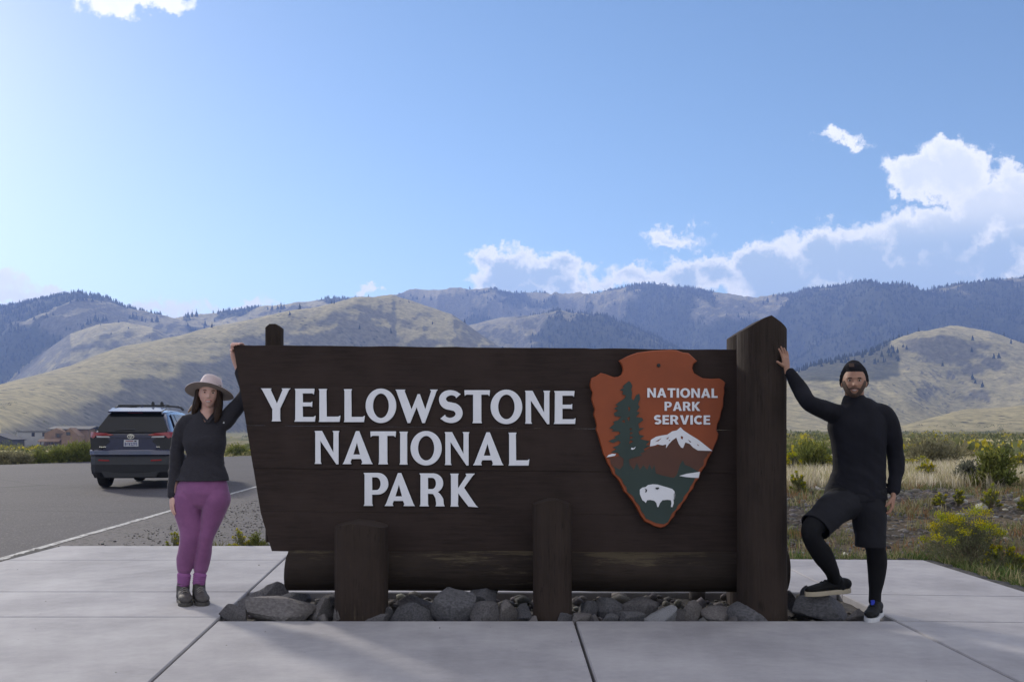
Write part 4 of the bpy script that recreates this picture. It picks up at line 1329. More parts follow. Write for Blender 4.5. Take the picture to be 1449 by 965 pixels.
def grass_field(name, pts, hmin, hmax, blades, cols, seed, wid=0.006, lean=0.35, m=None):
    r = np.random.default_rng(seed)
    P = np.repeat(np.asarray(pts, float), blades, 0); n = len(P)
    hh = r.uniform(hmin, hmax, len(pts)).repeat(blades) * r.uniform(0.55, 1.1, n)
    P = P + np.stack([r.normal(0, 0.05, n), r.normal(0, 0.05, n), np.zeros(n)], -1)
    a = r.uniform(0, 6.28, n); ln = np.abs(r.normal(0, lean, n)) * hh
    tip = P + np.stack([np.cos(a) * ln, np.sin(a) * ln, hh], -1)
    mid = P + np.stack([np.cos(a) * ln * .3, np.sin(a) * ln * .3, hh * .55], -1)
    b = r.uniform(0, 6.28, n); s = np.stack([np.cos(b), np.sin(b), 0 * b], -1) * (wid * r.uniform(.6, 1.4, n))[:, None]
    V = np.stack([P - s, P + s, mid + s * .8, tip, mid - s * .8], 1).reshape(-1, 3)
    base = np.arange(n)[:, None] * 5
    q = np.concatenate([base + np.array([[0, 1, 2]]), base + np.array([[0, 2, 4]]), base + np.array([[4, 2, 3]])])
    cols = np.array(cols); ci = r.integers(0, len(cols), len(pts)).repeat(blades)
    c = cols[ci] * r.uniform(0.7, 1.3, (n, 1))
    return tag(link(name, npmesh(name, V, q, {'tint': np.repeat(c, 5, 0)}), m or M_grass), kind='stuff')


def scatter(n, u0, u1, y0, y1, seed, cond=None):
    r = np.random.default_rng(seed)
    Y = np.sqrt(r.uniform(y0 ** 2, y1 ** 2, n)); X = r.uniform(u0, u1, n) * Y
    if cond is not None:
        k = cond(X, Y); X, Y = X[k], Y[k]
    return np.stack([X, Y, terrain(X, Y)[0] - 0.01], -1)


straw = [(0.58, 0.51, 0.37), (0.66, 0.60, 0.47), (0.48, 0.41, 0.26), (0.38, 0.35, 0.18)]
patch = lambda X, Y: (Y + 1.6 * fbm(X * .8, Y * .8, oct=3, seed=201) > 15.0)
gp = scatter(5200, 0.27, 0.72, 14.2, 21, 51, patch)
grass_field('grass', gp, 0.16, 0.36, 11, straw, 52, wid=0.007)
gp = scatter(3500, 0.27, 0.72, 21, 34, 53, lambda X, Y: fbm(X * .4, Y * .4, oct=3, seed=203) > -0.15)
grass_field('grass', gp, 0.15, 0.34, 7, straw, 54, wid=0.012)
# dry weeds on the gravel bank and green ones at the paving edge
gp = scatter(2700, 0.26, 0.75, 9.4, 15.5, 55, lambda X, Y: (fbm(X * 1.1, Y * 1.1, oct=3, seed=205) > -0.08) & ((X > 4.45) | (Y > 9.5)))
grass_field('grass', gp, 0.05, 0.17, 9, [(0.30, 0.26, 0.15), (0.20, 0.19, 0.09), (0.13, 0.15, 0.05), (0.22, 0.12, 0.06)], 56, wid=0.005, lean=0.6)
r_ = np.random.default_rng(57)
ex = np.concatenate([np.stack([4.38 + np.abs(r_.normal(0, 0.22, 420)), r_.uniform(5.2, 9.3, 420)], -1), np.stack([r_.uniform(2.6, 4.4, 260), 9.42 + np.abs(r_.normal(0, 0.12, 260))], -1)])
gp = np.concatenate([ex, terrain(ex[:, 0], ex[:, 1])[0][:, None] - 0.01], 1)
grass_field('grass', gp, 0.05, 0.20, 9, [(0.07, 0.12, 0.03), (0.10, 0.14, 0.04), (0.30, 0.26, 0.14), (0.14, 0.15, 0.06)], 58, wid=0.006, lean=0.6)
ex = np.stack([r_.uniform(-3.9, -2.4, 60), r_.uniform(10.40, 10.62, 60)], -1)
gp = np.concatenate([ex, np.full((60, 1), -0.05)], 1)
grass_field('grass', gp, 0.03, 0.10, 7, [(0.16, 0.15, 0.05), (0.09, 0.11, 0.04)], 59, wid=0.004, lean=0.7)
# roadside strip across the road
gp = scatter(1500, -0.62, -0.24, 37, 60, 60, lambda X, Y: Y > np.interp(X, [-60, -34, -20.3, -14.7, 5], [28, 31.5, 37.4, 50.4, 56.5]))
grass_field('grass', gp, 0.10, 0.28, 7, [(0.30, 0.27, 0.13), (0.16, 0.17, 0.06), (0.22, 0.2, 0.1)], 61, wid=0.03)
# rubble on the bank
rp = scatter(13000, 0.24, 0.75, 9.35, 15.2, 62, lambda X, Y: (X > 4.42) | (Y > 9.45))
scatter_stones('rubble', rp, 0.008, 0.060, M_stone, 63, bright=0.48)
rp = scatter(60, 0.24, 0.75, 9.6, 15.0, 64)
scatter_stones('rubble', rp, 0.04, 0.11, M_stone, 65, bright=1.2)
# loose chips on the asphalt shoulder
rp = np.stack([r_.uniform(-5.0, -2.2, 1500), r_.uniform(10.6, 19, 1500), np.full(1500, -0.045)], -1)
rp = rp[rp[:, 0] > -5.3 - 0.05 * (rp[:, 1] - 10)]
scatter_stones('gravel', rp, 0.008, 0.022, M_stone, 66, bright=0.6)


# open plain: low brush as one mass
def brush_mass(name, n, u0, u1, y0, y1, seed, size, cond=None, nl=34):
    r = np.random.default_rng(seed)
    C = scatter(n, u0, u1, y0, y1, seed, cond)
    n = len(C)
    P = np.repeat(C, nl, 0)
    s = (size * r.uniform(0.5, 1.4, n)).repeat(nl)
    d = r.normal(0, 1, (n * nl, 3)); d /= np.linalg.norm(d, axis=1)[:, None]
    d[:, 2] = np.abs(d[:, 2])
    rad = r.uniform(0.3, 1.0, n * nl) ** 0.5
    P = P + d * (s * rad)[:, None] * np.array([1.0, 1.0, 0.75])
    D = d + r.normal(0, .5, d.shape); D /= np.linalg.norm(D, axis=1)[:, None]
    L = s * r.uniform(0.25, 0.5, n * nl)
    V, f = leaf_tris(P, D, L, L * 0.7, r)
    cols = np.array([(0.13, 0.145, 0.06), (0.19, 0.19, 0.075), (0.24, 0.21, 0.11), (0.12, 0.13, 0.055), (0.40, 0.34, 0.03)])
    ci = r.choice(5, n, p=[.27, .25, .26, .13, .09]).repeat(nl)
    c = cols[ci] * r.uniform(0.7, 1.3, (n * nl, 1))
    return tag(link(name, npmesh(name, V, f, {'tint': np.repeat(c, 4, 0)}), M_leaf), kind='stuff')


brush_mass('sagebrush_scrub', 520, 0.24, 0.75, 26, 60, 71, 0.55, lambda X, Y: fbm(X * .12, Y * .12, oct=3, seed=206) > -0.1, nl=60)
brush_mass('sagebrush_scrub', 1700, 0.2, 0.75, 60, 190, 72, 0.75, lambda X, Y: fbm(X * .05, Y * .05, oct=3, seed=207) > -0.12)
brush_mass('sagebrush_scrub', 2600, -0.7, 0.75, 190, 620, 73, 1.3, lambda X, Y: (fbm(X * .02, Y * .02, oct=3, seed=208) > -0.05) & ((X > -20) | (Y > 420)), nl=20)
brush_mass('sagebrush_scrub', 500, -0.62, -0.22, 52, 130, 74, 0.7, None, nl=30)


# single pines that can be told apart on the ridges
def hill_hit(px, py):
    Ysr = np.concatenate([np.arange(400, 3000, 10.0), np.arange(3000, 5000, 20.0)])
    X = (px - CX) * Ysr / F
    z = terrain(X, Ysr)[0]
    line = H + (HY - py) * Ysr / F
    hit = np.where(z >= line)[0]
    if len(hit) == 0: return None
    k = hit[0]
    return X[k], Ysr[k], z[k]


def pine_mesh(seed):
    P = np.zeros((1, 3)); r = np.random.default_rng(seed)
    V, f = conifer_arrays(P, np.array([1.0]), np.array([0.26]), seed, tiers=5, sides=9)
    # five tiers from the low skirt to the tip
    V = V.copy()
    me = npmesh('crown', V, f); me.materials.append(tr_needle)
    bm = bmesh.new(); bmesh.ops.create_cone(bm, segments=7, radius1=0.035, radius2=0.012, depth=0.7, cap_ends=True)
    for v in bm.verts: v.co.z += 0.28
    tm = bm_mesh('trunk', bm); tm.materials.append(tr_bark)
    return me, tm


pines = [pine_mesh(s) for s in range(5)]
spots = [(109, 428), (113, 427), (117, 427), (122, 428), (131, 428), (80, 428), (72, 425), (100, 430), (110, 463), (114, 462), (118, 462), (124, 461), (128, 460), (135, 458), (139, 458), (146, 457), (150, 457), (168, 457), (184, 452), (188, 453), (193, 454), (201, 455), (215, 456), (222, 457), (94, 468), (99, 469), (66, 478), (60, 481), (50, 497), (44, 500), (38, 503),
         (266, 450), (272, 449), (278, 449), (309, 446), (322, 444), (290, 462), (300, 464), (345, 442), (352, 441), (385, 440), (393, 439), (398, 438), (402, 438), (469, 430), (473, 430), (410, 449),
         (1080, 432), (1086, 430), (1100, 426), (1020, 470), (1032, 462), (1045, 452), (1060, 446), (1272, 478), (1278, 492), (1283, 496), (1270, 500), (1334, 520), (1380, 545), (1376, 540), (1390, 548), (1300, 470), (690, 425), (700, 424), (735, 430), (742, 428), (760, 433), (770, 432), (610, 428), (600, 425), (590, 424), (655, 424), (662, 423), (890, 440), (905, 446), (915, 452), (870, 436)]
ORD = 'first second third fourth fifth sixth seventh eighth ninth tenth eleventh twelfth thirteenth fourteenth fifteenth sixteenth'.split()
GL, GM, GR = 'single pines on the left hills', 'single pines on the middle ridge', 'single pines on the right hills'
PINE_PLACES = [(0, 135, 400, 436, 'on the summit of the left back hill', GL), (100, 160, 455, 466, 'in the row above the rounded knob', GL), (161, 240, 440, 460, 'on the right flank of the left back hill', GL),
               (0, 105, 466, 520, 'on the wooded slope left of the rounded knob', GL), (241, 330, 440, 452, 'on the saddle ridge above the woman', GL), (280, 310, 453, 470, 'low on the slope below the saddle ridge', GL),
               (331, 440, 430, 455, 'on the ridge behind the thin back post', GL), (441, 480, 420, 436, 'on the bare ridge right of the thin back post', GL), (560, 800, 410, 440, 'on the far middle ridge above the sign', GM),
               (801, 1000, 430, 460, 'on the forest edge above the arrowhead', GM), (1001, 1110, 420, 480, 'around the pale clearing left of the tall post', GR), (1200, 1340, 460, 530, 'along the forest edge above the man', GR), (1341, 1449, 530, 560, 'low on the grassy spur right of the man', GR)]
for k, (px, py) in enumerate(spots):
    q = hill_hit(px, py)
    if q is None: continue
    hgt = random.uniform(9, 15) * (1.25 if q[1] > 2000 else 0.6)
    place, grp = next((c[4], c[5]) for c in PINE_PLACES if c[0] <= px <= c[1] and c[2] <= py <= c[3])
    n_th = sum(1 for q2 in spots if q2 != (px, py) and q2[0] < px and next(c[4] for c in PINE_PLACES if c[0] <= q2[0] <= c[1] and c[2] <= q2[1] <= c[3]) == place)
    t = empty('pine_tree', (q[0], q[1], q[2] - 0.6), random.uniform(0, 6), '%s pine from the left %s' % (ORD[n_th], place), 'tree', grp)
    t.scale = (hgt * random.uniform(.9, 1.5),) * 2 + (hgt,)
    cr, tm = pines[k % 5]
    link('crown', cr, None, t); link('trunk', tm, None, t)

# ------------------------------------------------------------------ houses beyond the road
def box_bm(bm, x0, x1, y0, y1, z0, z1):
    vs = [bm.verts.new((x, y, z)) for x in (x0, x1) for y in (y0, y1) for z in (z0, z1)]
    for q in ((0, 1, 3, 2), (4, 6, 7, 5), (0, 4, 5, 1), (2, 3, 7, 6), (0, 2, 6, 4), (1, 5, 7, 3)):
        bm.faces.new([vs[i] for i in q])
    return vs


def boxes(name, lst, m, root):
    bm = bmesh.new()
    for b in lst: box_bm(bm, *b)
    return link(name, bm_mesh(name, bm), m, root)


def gable(name, x0, x1, y0, y1, z0, z1, over, m, root, axis='Y', th=0.25):
    """Pitched roof slab over a box footprint; ridge runs along axis."""
    bm = bmesh.new()
    if axis == 'Y':
        xm = (x0 + x1) / 2
        prof = [(x0 - over, z0 - over * (z1 - z0) / (xm - x0)), (xm, z1), (x1 + over, z0 - over * (z1 - z0) / (xm - x0))]
        pts = prof + [(x, z - th) for x, z in prof[::-1]]
        a = [bm.verts.new((x, y0 - over, z)) for x, z in pts]; b = [bm.verts.new((x, y1 + over, z)) for x, z in pts]
    else:
        ym = (y0 + y1) / 2
        prof = [(y0 - over, z0 - over * (z1 - z0) / (ym - y0)), (ym, z1), (y1 + over, z0 - over * (z1 - z0) / (ym - y0))]
        pts = prof + [(y, z - th) for y, z in prof[::-1]]
        a = [bm.verts.new((x0 - over, y, z)) for y, z in pts]; b = [bm.verts.new((x1 + over, y, z)) for y, z in pts]
    n = len(pts)
    for i in range(n): bm.faces.new((a[i], a[(i + 1) % n], b[(i + 1) % n], b[i]))
    bm.faces.new(a); bm.faces.new(b[::-1])
    return link(name, bm_mesh(name, bm), m, root)


def wall_gable(name, x0, x1, y0, y1, z0, ze, zr, m, root):
    """House body whose front and back walls rise into gables (ridge along Y)."""
    bm = bmesh.new()
    xm = (x0 + x1) / 2
    pts = [(x0, z0), (x1, z0), (x1, ze), (xm, zr), (x0, ze)]
    a = [bm.verts.new((x, y0, z)) for x, z in pts]; b = [bm.verts.new((x, y1, z)) for x, z in pts]
    for i in range(5): bm.faces.new((a[i], a[(i + 1) % 5], b[(i + 1) % 5], b[i]))
    bm.faces.new(a); bm.faces.new(b[::-1])
    return link(name, bm_mesh(name, bm), m, root)


M_hwhite = mat('house_white', (0.42, 0.40, 0.38), 0.8, var=0.15, vscale=0.6)
M_htan = mat('house_sheathing', (0.24, 0.145, 0.085), 0.85, col2=(0.17, 0.105, 0.065), vscale=0.5)
M_hgrey = mat('house_grey', (0.09, 0.078, 0.075), 0.85, var=0.25, vscale=0.6)
M_hroof = mat('house_dark_roof', (0.03, 0.025, 0.03), 0.8, var=0.3, vscale=0.9)
M_hglass = mat('house_window_glass', (0.015, 0.015, 0.02), 0.15)
M_hwood = mat('house_brown_wood', (0.10, 0.06, 0.045), 0.85, var=0.3, vscale=1.0)
YH = 300.0
mpp = YH / F
gz = 1.3 - 28 * mpp
def hx(px): return (px - CX) * mpp
def hz(py): return 1.3 + (HY - py) * mpp - gz      # height above the house ground


def window(root, px0, px1, py0, py1, x_root, yf, name='window'):
    fr = boxes(name, [(hx(px0) - x_root, hx(px1) - x_root, yf - 0.06, yf + 0.05, hz(py1), hz(py0))], M_hwood, root)
    boxes('pane', [(hx(px0) - x_root + 0.09, hx(px1) - x_root - 0.09, yf - 0.075, yf - 0.065, hz(py1) + 0.1, hz(py0) - 0.1)], M_hglass, fr)
    return fr


# white long house
X0 = hx(36)
hA = empty('white_house', (X0, YH + 8, gz), 0, 'long white house with three dark upper windows and a flat roof line', 'house')
boxes('wall', [(hx(6) - X0, hx(63) - X0, 0, 9, -1.5, hz(610.8))], M_hwhite, hA)
boxes('roof', [(hx(5) - X0, hx(63.5) - X0, -0.35, 9.3, hz(610.8) + 0.003, hz(610.0))], M_hroof, hA)
for a, b in ((26.6, 31.2), (42.2, 46.8), (57.2, 61.6)): window(hA, a, b, 611.8, 617.6, X0, 0.0)
boxes('door', [(hx(44) - X0, hx(47.5) - X0, -0.05, 0.02, 0.3, 2.5)], M_hwood, hA)
# grey house in front
X0 = hx(8)
hB = empty('grey_house', (X0, YH - 6, gz), 0, 'low grey house with a broad gable in front of the white house', 'house')
wall_gable('wall', hx(-16) - X0, hx(30) - X0, 0, 8, -1.5, hz(621), hz(613.2), M_hgrey, hB)
gable('roof', hx(-16) - X0, hx(30) - X0, 0, 8, hz(621) + 0.05, hz(612.9), 0.5, M_hroof, hB)
for a, b in ((-2, 4), (12, 18)): window(hB, a, b, 624, 630, X0, 0.0)
# tan lodge with sheathing still bare
X0 = hx(90)
hC = empty('tan_lodge', (X0, YH, gz), 0, 'tan unfinished lodge with two gables, recessed windows and a long dark roof', 'house')
boxes('wall', [(hx(63) - X0, hx(116) - X0, 4.0, 14, -1.5, hz(606.5))], M_htan, hC)
wall_gable('gable_front', hx(60) - X0, hx(94) - X0, 1.2, 3.99, -1.5, hz(613), hz(605.5), M_htan, hC)
wall_gable('gable_front', hx(88) - X0, hx(112) - X0, -0.6, 3.98, -1.5, hz(616), hz(605.2), M_htan, hC)
gable('roof', hx(60) - X0, hx(118) - X0, 4.0, 14, hz(606.5), hz(602.6), 0.5, M_hroof, hC, axis='X')
gable('porch_roof', hx(58) - X0, hx(86) - X0, -1.6, 1.1, hz(623.5), hz(621), 0.2, M_htan, hC, axis='X', th=0.3)
boxes('porch_post', [(hx(p) - X0, hx(p) - X0 + 0.28, -1.5, -1.2, -1.5, hz(623.9)) for p in (60, 67, 74, 81)], M_hwood, hC)
boxes('recess', [(hx(76) - X0, hx(92) - X0, 1.13, 1.19, hz(619.0), hz(612.8))], M_hwood, hC)
window(hC, 78, 82, 613.5, 618.8, X0, 1.12); window(hC, 88, 91, 613.5, 618.8, X0, 1.10)
window(hC, 66, 72, 625.5, 633, X0, 1.2); window(hC, 95, 101, 611, 616, X0, -0.6)
boxes('door', [(hx(74.5) - X0, hx(78) - X0, 1.10, 1.19, 0, 2.4)], M_hwhite, hC)
# white end house behind the car
X0 = hx(128)
hD = empty('pale_house', (X0, YH + 10, gz), 0, 'pale house end with one dark window partly behind the car', 'house')
boxes('wall', [(hx(114) - X0, hx(142) - X0, 0, 9, -1.5, hz(607.2))], M_hwhite, hD)
gable('roof', hx(114) - X0, hx(142) - X0, 0, 9, hz(607.2) + .02, hz(604.4), 0.6, M_hroof, hD, axis='X')
window(hD, 125, 129.6, 613.6, 619.5, X0, 0.0)
# dark trees by the houses
for k, (px, hh_, ww) in enumerate(((29, 4.2, 4.5), (21, 3.2, 3.5), (52, 2.6, 3.2), (40, 2.2, 3))):
    q = empty('garden_tree', (hx(px), YH - 9 - k, gz - 0.3), k, ['round dark green tree at the right corner of the grey house', 'dark tree before the grey house wall', 'small tree before the white house under its third window', 'low tree under the second window of the white house'][k], 'tree', 'garden trees by the houses')
    pt = bush_parts(300 + k, ww, hh_, 'green', 900, 0.5)
    link('crown', pt['foliage'], None, q); link('trunk', pt['twigs'], None, q)

# ------------------------------------------------------------------ car
M_paint = mat('blue_car_paint', (0.022, 0.026, 0.066), 0.25, metallic=0.35, coat=1.0)
M_clad = mat('dark_car_plastic', (0.018, 0.018, 0.021), 0.55, var=0.2, vscale=20)
M_cglass = mat('dark_car_glass', (0.01, 0.011, 0.013), 0.06, spec=0.25)
M_tyre = mat('tyre_rubber', (0.014, 0.014, 0.014), 0.85, bump=0.3, bscale=60, bdist=0.005)
M_rim = mat('wheel_metal', (0.25, 0.25, 0.26), 0.35, metallic=0.9)
M_red = mat('red_lamp_lens', (0.22, 0.008, 0.014), 0.15, spec=0.7)
M_clear = mat('clear_lamp_lens', (0.38, 0.36, 0.38), 0.2, spec=0.7)
M_chrome = mat('chrome', (0.7, 0.7, 0.72), 0.15, metallic=1.0)
M_plate = mat('plate_white', (0.55, 0.55, 0.58), 0.5)
M_plateblue = mat('plate_blue', (0.03, 0.04, 0.16), 0.5)
car = empty('parked_car', (-8.93, 21.3, -0.052), R(6.5), 'blue compact suv with roof rails seen from behind on the road', 'car')
car.scale = (1.05, 1.05, 1.15)


def loft_rows(name, rows, m, parent, smooth=True, close=True):
    """rows: list of equally long point lists (tuples) -> quad sheet, ends capped when close."""
    bm = bmesh.new()
    vs = [[bm.verts.new(p) for p in r] for r in rows]
    n = len(rows[0])
    for a, b in zip(vs, vs[1:]):
        for i in range(n - 1): bm.faces.new((a[i], a[i + 1], b[i + 1], b[i]))
    if close:
        bm.faces.new(vs[0]); bm.faces.new(vs[-1][::-1])
    return link(name, bm_mesh(name, bm), m, parent, smooth=False)


def mirror_profile(half):
    return half + [(-x, z) for x, z in half[::-1] if abs(x) > 1e-6]


# shell: half profiles sill -> side -> belt -> roof centre, at stations along the car (y=0 at the tail)
def shell():
    # y, sill half width, sill z, side half width, shoulder z, belt half width, belt z, roof half width, roof z
    st = [(0.10, .70, .42, .80, .72, .86, 1.02, .84, 1.05),
          (0.16, .82, .36, .885, .74, .875, 1.06, .80, 1.12),
          (0.30, .86, .32, .915, .76, .875, 1.09, .66, 1.34),
          (0.50, .88, .31, .925, .76, .875, 1.09, .60, 1.545),
          (0.75, .88, .30, .925, .76, .87, 1.085, .58, 1.615),
          (1.50, .88, .29, .92, .76, .865, 1.065, .57, 1.655),
          (2.40, .88, .29, .92, .76, .865, 1.05, .56, 1.640),
          (2.90, .88, .29, .92, .76, .865, 1.045, .60, 1.56),
          (3.50, .88, .30, .915, .75, .86, 1.04, .70, 1.12),
          (3.70, .88, .30, .91, .74, .85, 1.00, .66, 1.035),
          (4.30, .84, .32, .88, .70, .78, .90, .55, .955),
          (4.55, .70, .38, .74, .66, .66, .80, .40, .84)]
    rows = []
    for (y, sw, sz, w, z1, bw, bz, rw, rz) in st:
        half = [(0.0, sz), (sw * .8, sz), (sw, sz + .03), (w - .005, (sz + z1) / 2), (w, z1), ((w + bw) / 2 + .005, (z1 + bz) / 2 + .05), (bw, bz), (bw - .02, bz + .01),
                ((bw * .55 + rw * .45), bz + (rz - bz) * .45), (rw + .06, rz - .075), (rw, rz - .03), (rw * .6, rz), (0.0, rz + .008)]
        pr = half + [(-x, z) for x, z in half[-2:0:-1]]
        rows.append([(x, y, z) for x, z in pr + [pr[0]]])
    bm = bmesh.new()
    vs = [[bm.verts.new(p) for p in r[:-1]] for r in rows]
    n = len(vs[0])
    for a, b in zip(vs, vs[1:]):
        for i in range(n): bm.faces.new((a[i], a[(i + 1) % n], b[(i + 1) % n], b[i]))
    bm.faces.new(vs[0]); bm.faces.new(vs[-1][::-1])
    bmesh.ops.bevel(bm, geom=[e for e in bm.edges], offset=0.008, segments=1, affect='EDGES') if False else None
    return bm_mesh('body', bm)


body = link('body', shell(), M_paint, car, smooth=True)
md = body.modifiers.new('sub', 'SUBSURF'); md.levels = 1; md.render_levels = 2


def slab3(name, pts, nrm, th, m, parent=car, rev=False):
    """Thin raised panel: 3-D polygon pts pushed out by th along nrm."""
    nv = Vector(nrm).normalized()
    bm = bmesh.new()
    a = [bm.verts.new(Vector(p)) for p in pts]; b = [bm.verts.new(Vector(p) + nv * th) for p in pts]
    n = len(pts)
    for i in range(n): bm.faces.new((a[i], a[(i + 1) % n], b[(i + 1) % n], b[i]))
    bm.faces.new(b); bm.faces.new(a[::-1])
    bmesh.ops.recalc_face_normals(bm, faces=bm.faces)
    bmesh.ops.triangulate(bm, faces=[f for f in bm.faces if len(f.verts) > 4])
    return link(name, bm_mesh(name, bm), m, parent)


# rear glass: slopes forward from the belt to the spoiler
def rg(x, z):                                # y on the sloped tail plane
    return 0.105 + max(0.0, (z - 1.08)) * 0.78
def tail(pts, off=0.0): return [(x, rg(x, z) - 0.012 - off, z) for x, z in pts]
tg = tail([(-.72, 1.14), (.72, 1.14), (.76, 1.20), (.59, 1.50), (.54, 1.55), (-.54, 1.55), (-.59, 1.50), (-.76, 1.20)])
rear_glass = slab3('rear_window', tg, (0, -0.79, 0.61), 0.025, M_cglass)
# spoiler over the glass
slab3('spoiler', [(-.58, rg(0, 1.54) - .13, 1.56), (.58, rg(0, 1.54) - .13, 1.56), (.60, 0.72, 1.64), (-.60, 0.72, 1.64)], (0, -.15, 1), 0.028, M_paint)
# tailgate lower panel and its recess
def flat(pts, y): return [(x, y, z) for x, z in pts]
slab3('tailgate', flat([(-.52, .80), (.52, .80), (.62, .92), (.60, 1.06), (.72, 1.13), (-.72, 1.13), (-.60, 1.06), (-.62, .92)], .098), (0, -1, 0), 0.03, M_paint)
slab3('garnish', flat([(-.46, 1.045), (.46, 1.045), (.50, 1.085), (-.50, 1.085)], .066), (0, -1, 0), 0.035, M_paint)
for s in (-1, 1):
    slab3('shade_panel', flat([(s * .45, .97), (s * .66, .80), (s * .86, .80), (s * .875, 1.05), (s * .55, 1.045)], .078), (0, -1, 0), 0.022, M_clad)  # dark panels painted in for the shaded bodywork below the lamps
    lamp = slab3('tail_lamp', [(s * .36, .058, 1.100), (s * .52, .056, 1.135), (s * .80, .085, 1.155), (s * .90, .20, 1.16), (s * .905, .26, 1.09), (s * .875, .115, 1.015), (s * .80, .070, 1.03), (s * .74, .062, 1.085), (s * .46, .056, 1.078)], (0, -1, 0.1), 0.03, M_red)
    slab3('reversing_lens', [(s * .44, .022, 1.045), (s * .72, .024, 1.045), (s * .73, .024, 1.082), (s * .47, .022, 1.074)], (0, -1, 0), 0.012, M_clear, lamp)
    slab3('reflector', flat([(s * .44, .565), (s * .68, .575), (s * .67, .605), (s * .45, .597)], -.018), (0, -1, 0), 0.01, M_red)
    bm = bmesh.new(); bmesh.ops.create_cone(bm, segments=18, radius1=.042, radius2=.042, depth=.16, cap_ends=False)
    tp = link('tailpipe', bm_mesh('tailpipe', bm), M_chrome, car); tp.location = (s * .60, .05, .295); tp.rotation_euler = (R(90), 0, 0)
# bumper: painted upper band, dark lower moulding
bw = [(-.93, .36, .62), (-.90, .10, .64), (-.78, .005, .66), (-.45, -.03, .67), (0, -.04, .67), (.45, -.03, .67), (.78, .005, .66), (.90, .10, .64), (.93, .36, .62)]
loft_rows('bumper', [[(x, y + .03, .80) for x, y, z in bw], [(x, y, .775) for x, y, z in bw], [(x * .995, y - .008, .70) for x, y, z in bw], [(x * .98, y + .05, .665) for x, y, z in bw]], M_paint, car, close=False)
loft_rows('bumper_moulding', [[(x * .985, y + .045, .672) for x, y, z in bw], [(x * .985, y + .02, .62) for x, y, z in bw], [(x * .97, y - .005, .50) for x, y, z in bw], [(x * .96, y + .02, .34) for x, y, z in bw], [(x * .93, y + .12, .22) for x, y, z in bw], [(x * .9, y + .5, .20) for x, y, z in bw]], M_clad, car, close=False)
slab3('skid_panel', flat([(-.55, .24), (.55, .24), (.62, .36), (-.62, .36)], .01), (0, -1, 0), 0.02, M_clad)
# plate with its characters
plate = slab3('number_plate', flat([(-.155, .865), (.155, .865), (.155, 1.0), (-.155, 1.0)], .062), (0, -1, 0), 0.012, M_plate)
PLG = dict(SANS)
PLG.update({'B': (74, [[(0, 0), (42, 0), (66, 14), (68, 34), (54, 48), (72, 62), (72, 84), (48, 100), (0, 100)], [(22, 18), (42, 18), (46, 30), (40, 40), (22, 40)], [(22, 58), (44, 58), (50, 70), (44, 82), (22, 82)]]),
            '6': (68, [stroke(arc(34, 68, 24, 22, 0, 360, 18), 10), [(4, 64), (20, 10), (46, 0), (60, 6), (54, 20), (40, 18), (28, 34), (24, 60)]]),
            '2': (68, [[(4, 28), (10, 6), (34, 0), (58, 6), (64, 30), (30, 80), (64, 80), (64, 100), (0, 100), (0, 84), (42, 32), (38, 18), (28, 18), (24, 30)]]),
            '9': (68, [stroke(arc(34, 30, 24, 22, 0, 360, 18), 10), [(64, 34), (50, 90), (22, 100), (8, 94), (14, 80), (28, 82), (40, 66), (44, 40)]]),
            '5': (68, [[(6, 0), (62, 0), (62, 20), (26, 20), (25, 36), (48, 38), (64, 54), (62, 84), (38, 100), (4, 94), (6, 76), (34, 80), (42, 68), (38, 56), (4, 54)]])})
def small_text(txt, x0, x1, z0, z1, y, m, parent, glyphs=PLG, gap=14):
    ws = [glyphs[c][0] for c in txt]; k = (x1 - x0) / (sum(ws) + gap * (len(txt) - 1)); kz = (z1 - z0) / 100
    x = x0
    for c, w in zip(txt, ws):
        o = link('character', curve_mesh('character', [[(x + a * k, z1 - b * kz) for a, b in lp] for lp in glyphs[c][1]], 0.003), m, parent)
        o.location.y = y
        x += (w + gap) * k
small_text('B6Y2295'.replace('Y', 'V'), -.135, .135, .880, .950, .045, M_plateblue, plate)
slab3('plate_band', flat([(-.12, .966), (.05, .966), (.05, .984), (-.12, .984)], .049), (0, -1, 0), 0.003, mat('plate_print_red', (0.22, 0.05, 0.06), 0.6), plate)
slab3('plate_mark', flat([(.07, .964), (.11, .958), (.125, .986), (.07, .988)], .049), (0, -1, 0), 0.003, M_ink, plate)
# round badge of three interlocked ellipses
bd = curve_mesh('badge', [circ(0, 0, .075, .048, 32), circ(0, 0, .065, .039, 32)], .006)
badge = link('badge', bd, M_chrome, car); badge.location = (0, .024, 1.068)
for lp in ([circ(0, .012, .042, .022, 24), circ(0, .012, .034, .015, 24)], [circ(0, -.004, .017, .042, 24), circ(0, -.004, .010, .035, 24)]):
    rb = link('badge_ring', curve_mesh('badge_ring', lp, .006), M_chrome, badge); rb.location.y = -.003
# chrome script either side
for x0, x1, zz in ((-.68, -.53, .845), (.545, .63, .845)):
    for q in range(4 if x0 < 0 else 2):
        a = x0 + (x1 - x0) * q / (4 if x0 < 0 else 2)
        slab3('badge_letter', flat([(a, zz), (a + .028, zz), (a + .028, zz + .022), (a, zz + .022)], .054), (0, -1, 0), 0.004, M_chrome)
# wiper
slab3('rear_wiper', tail([(-.36, 1.185), (.05, 1.20), (.05, 1.222), (-.36, 1.198)], .03), (0, -.79, .61), 0.015, M_clad)
slab3('stop_lamp', [(-.16, rg(0, 1.545) - .10, 1.548), (.16, rg(0, 1.545) - .10, 1.548), (.16, rg(0, 1.545) - .085, 1.566), (-.16, rg(0, 1.545) - .085, 1.566)], (0, -1, 0.3), 0.01, M_red)
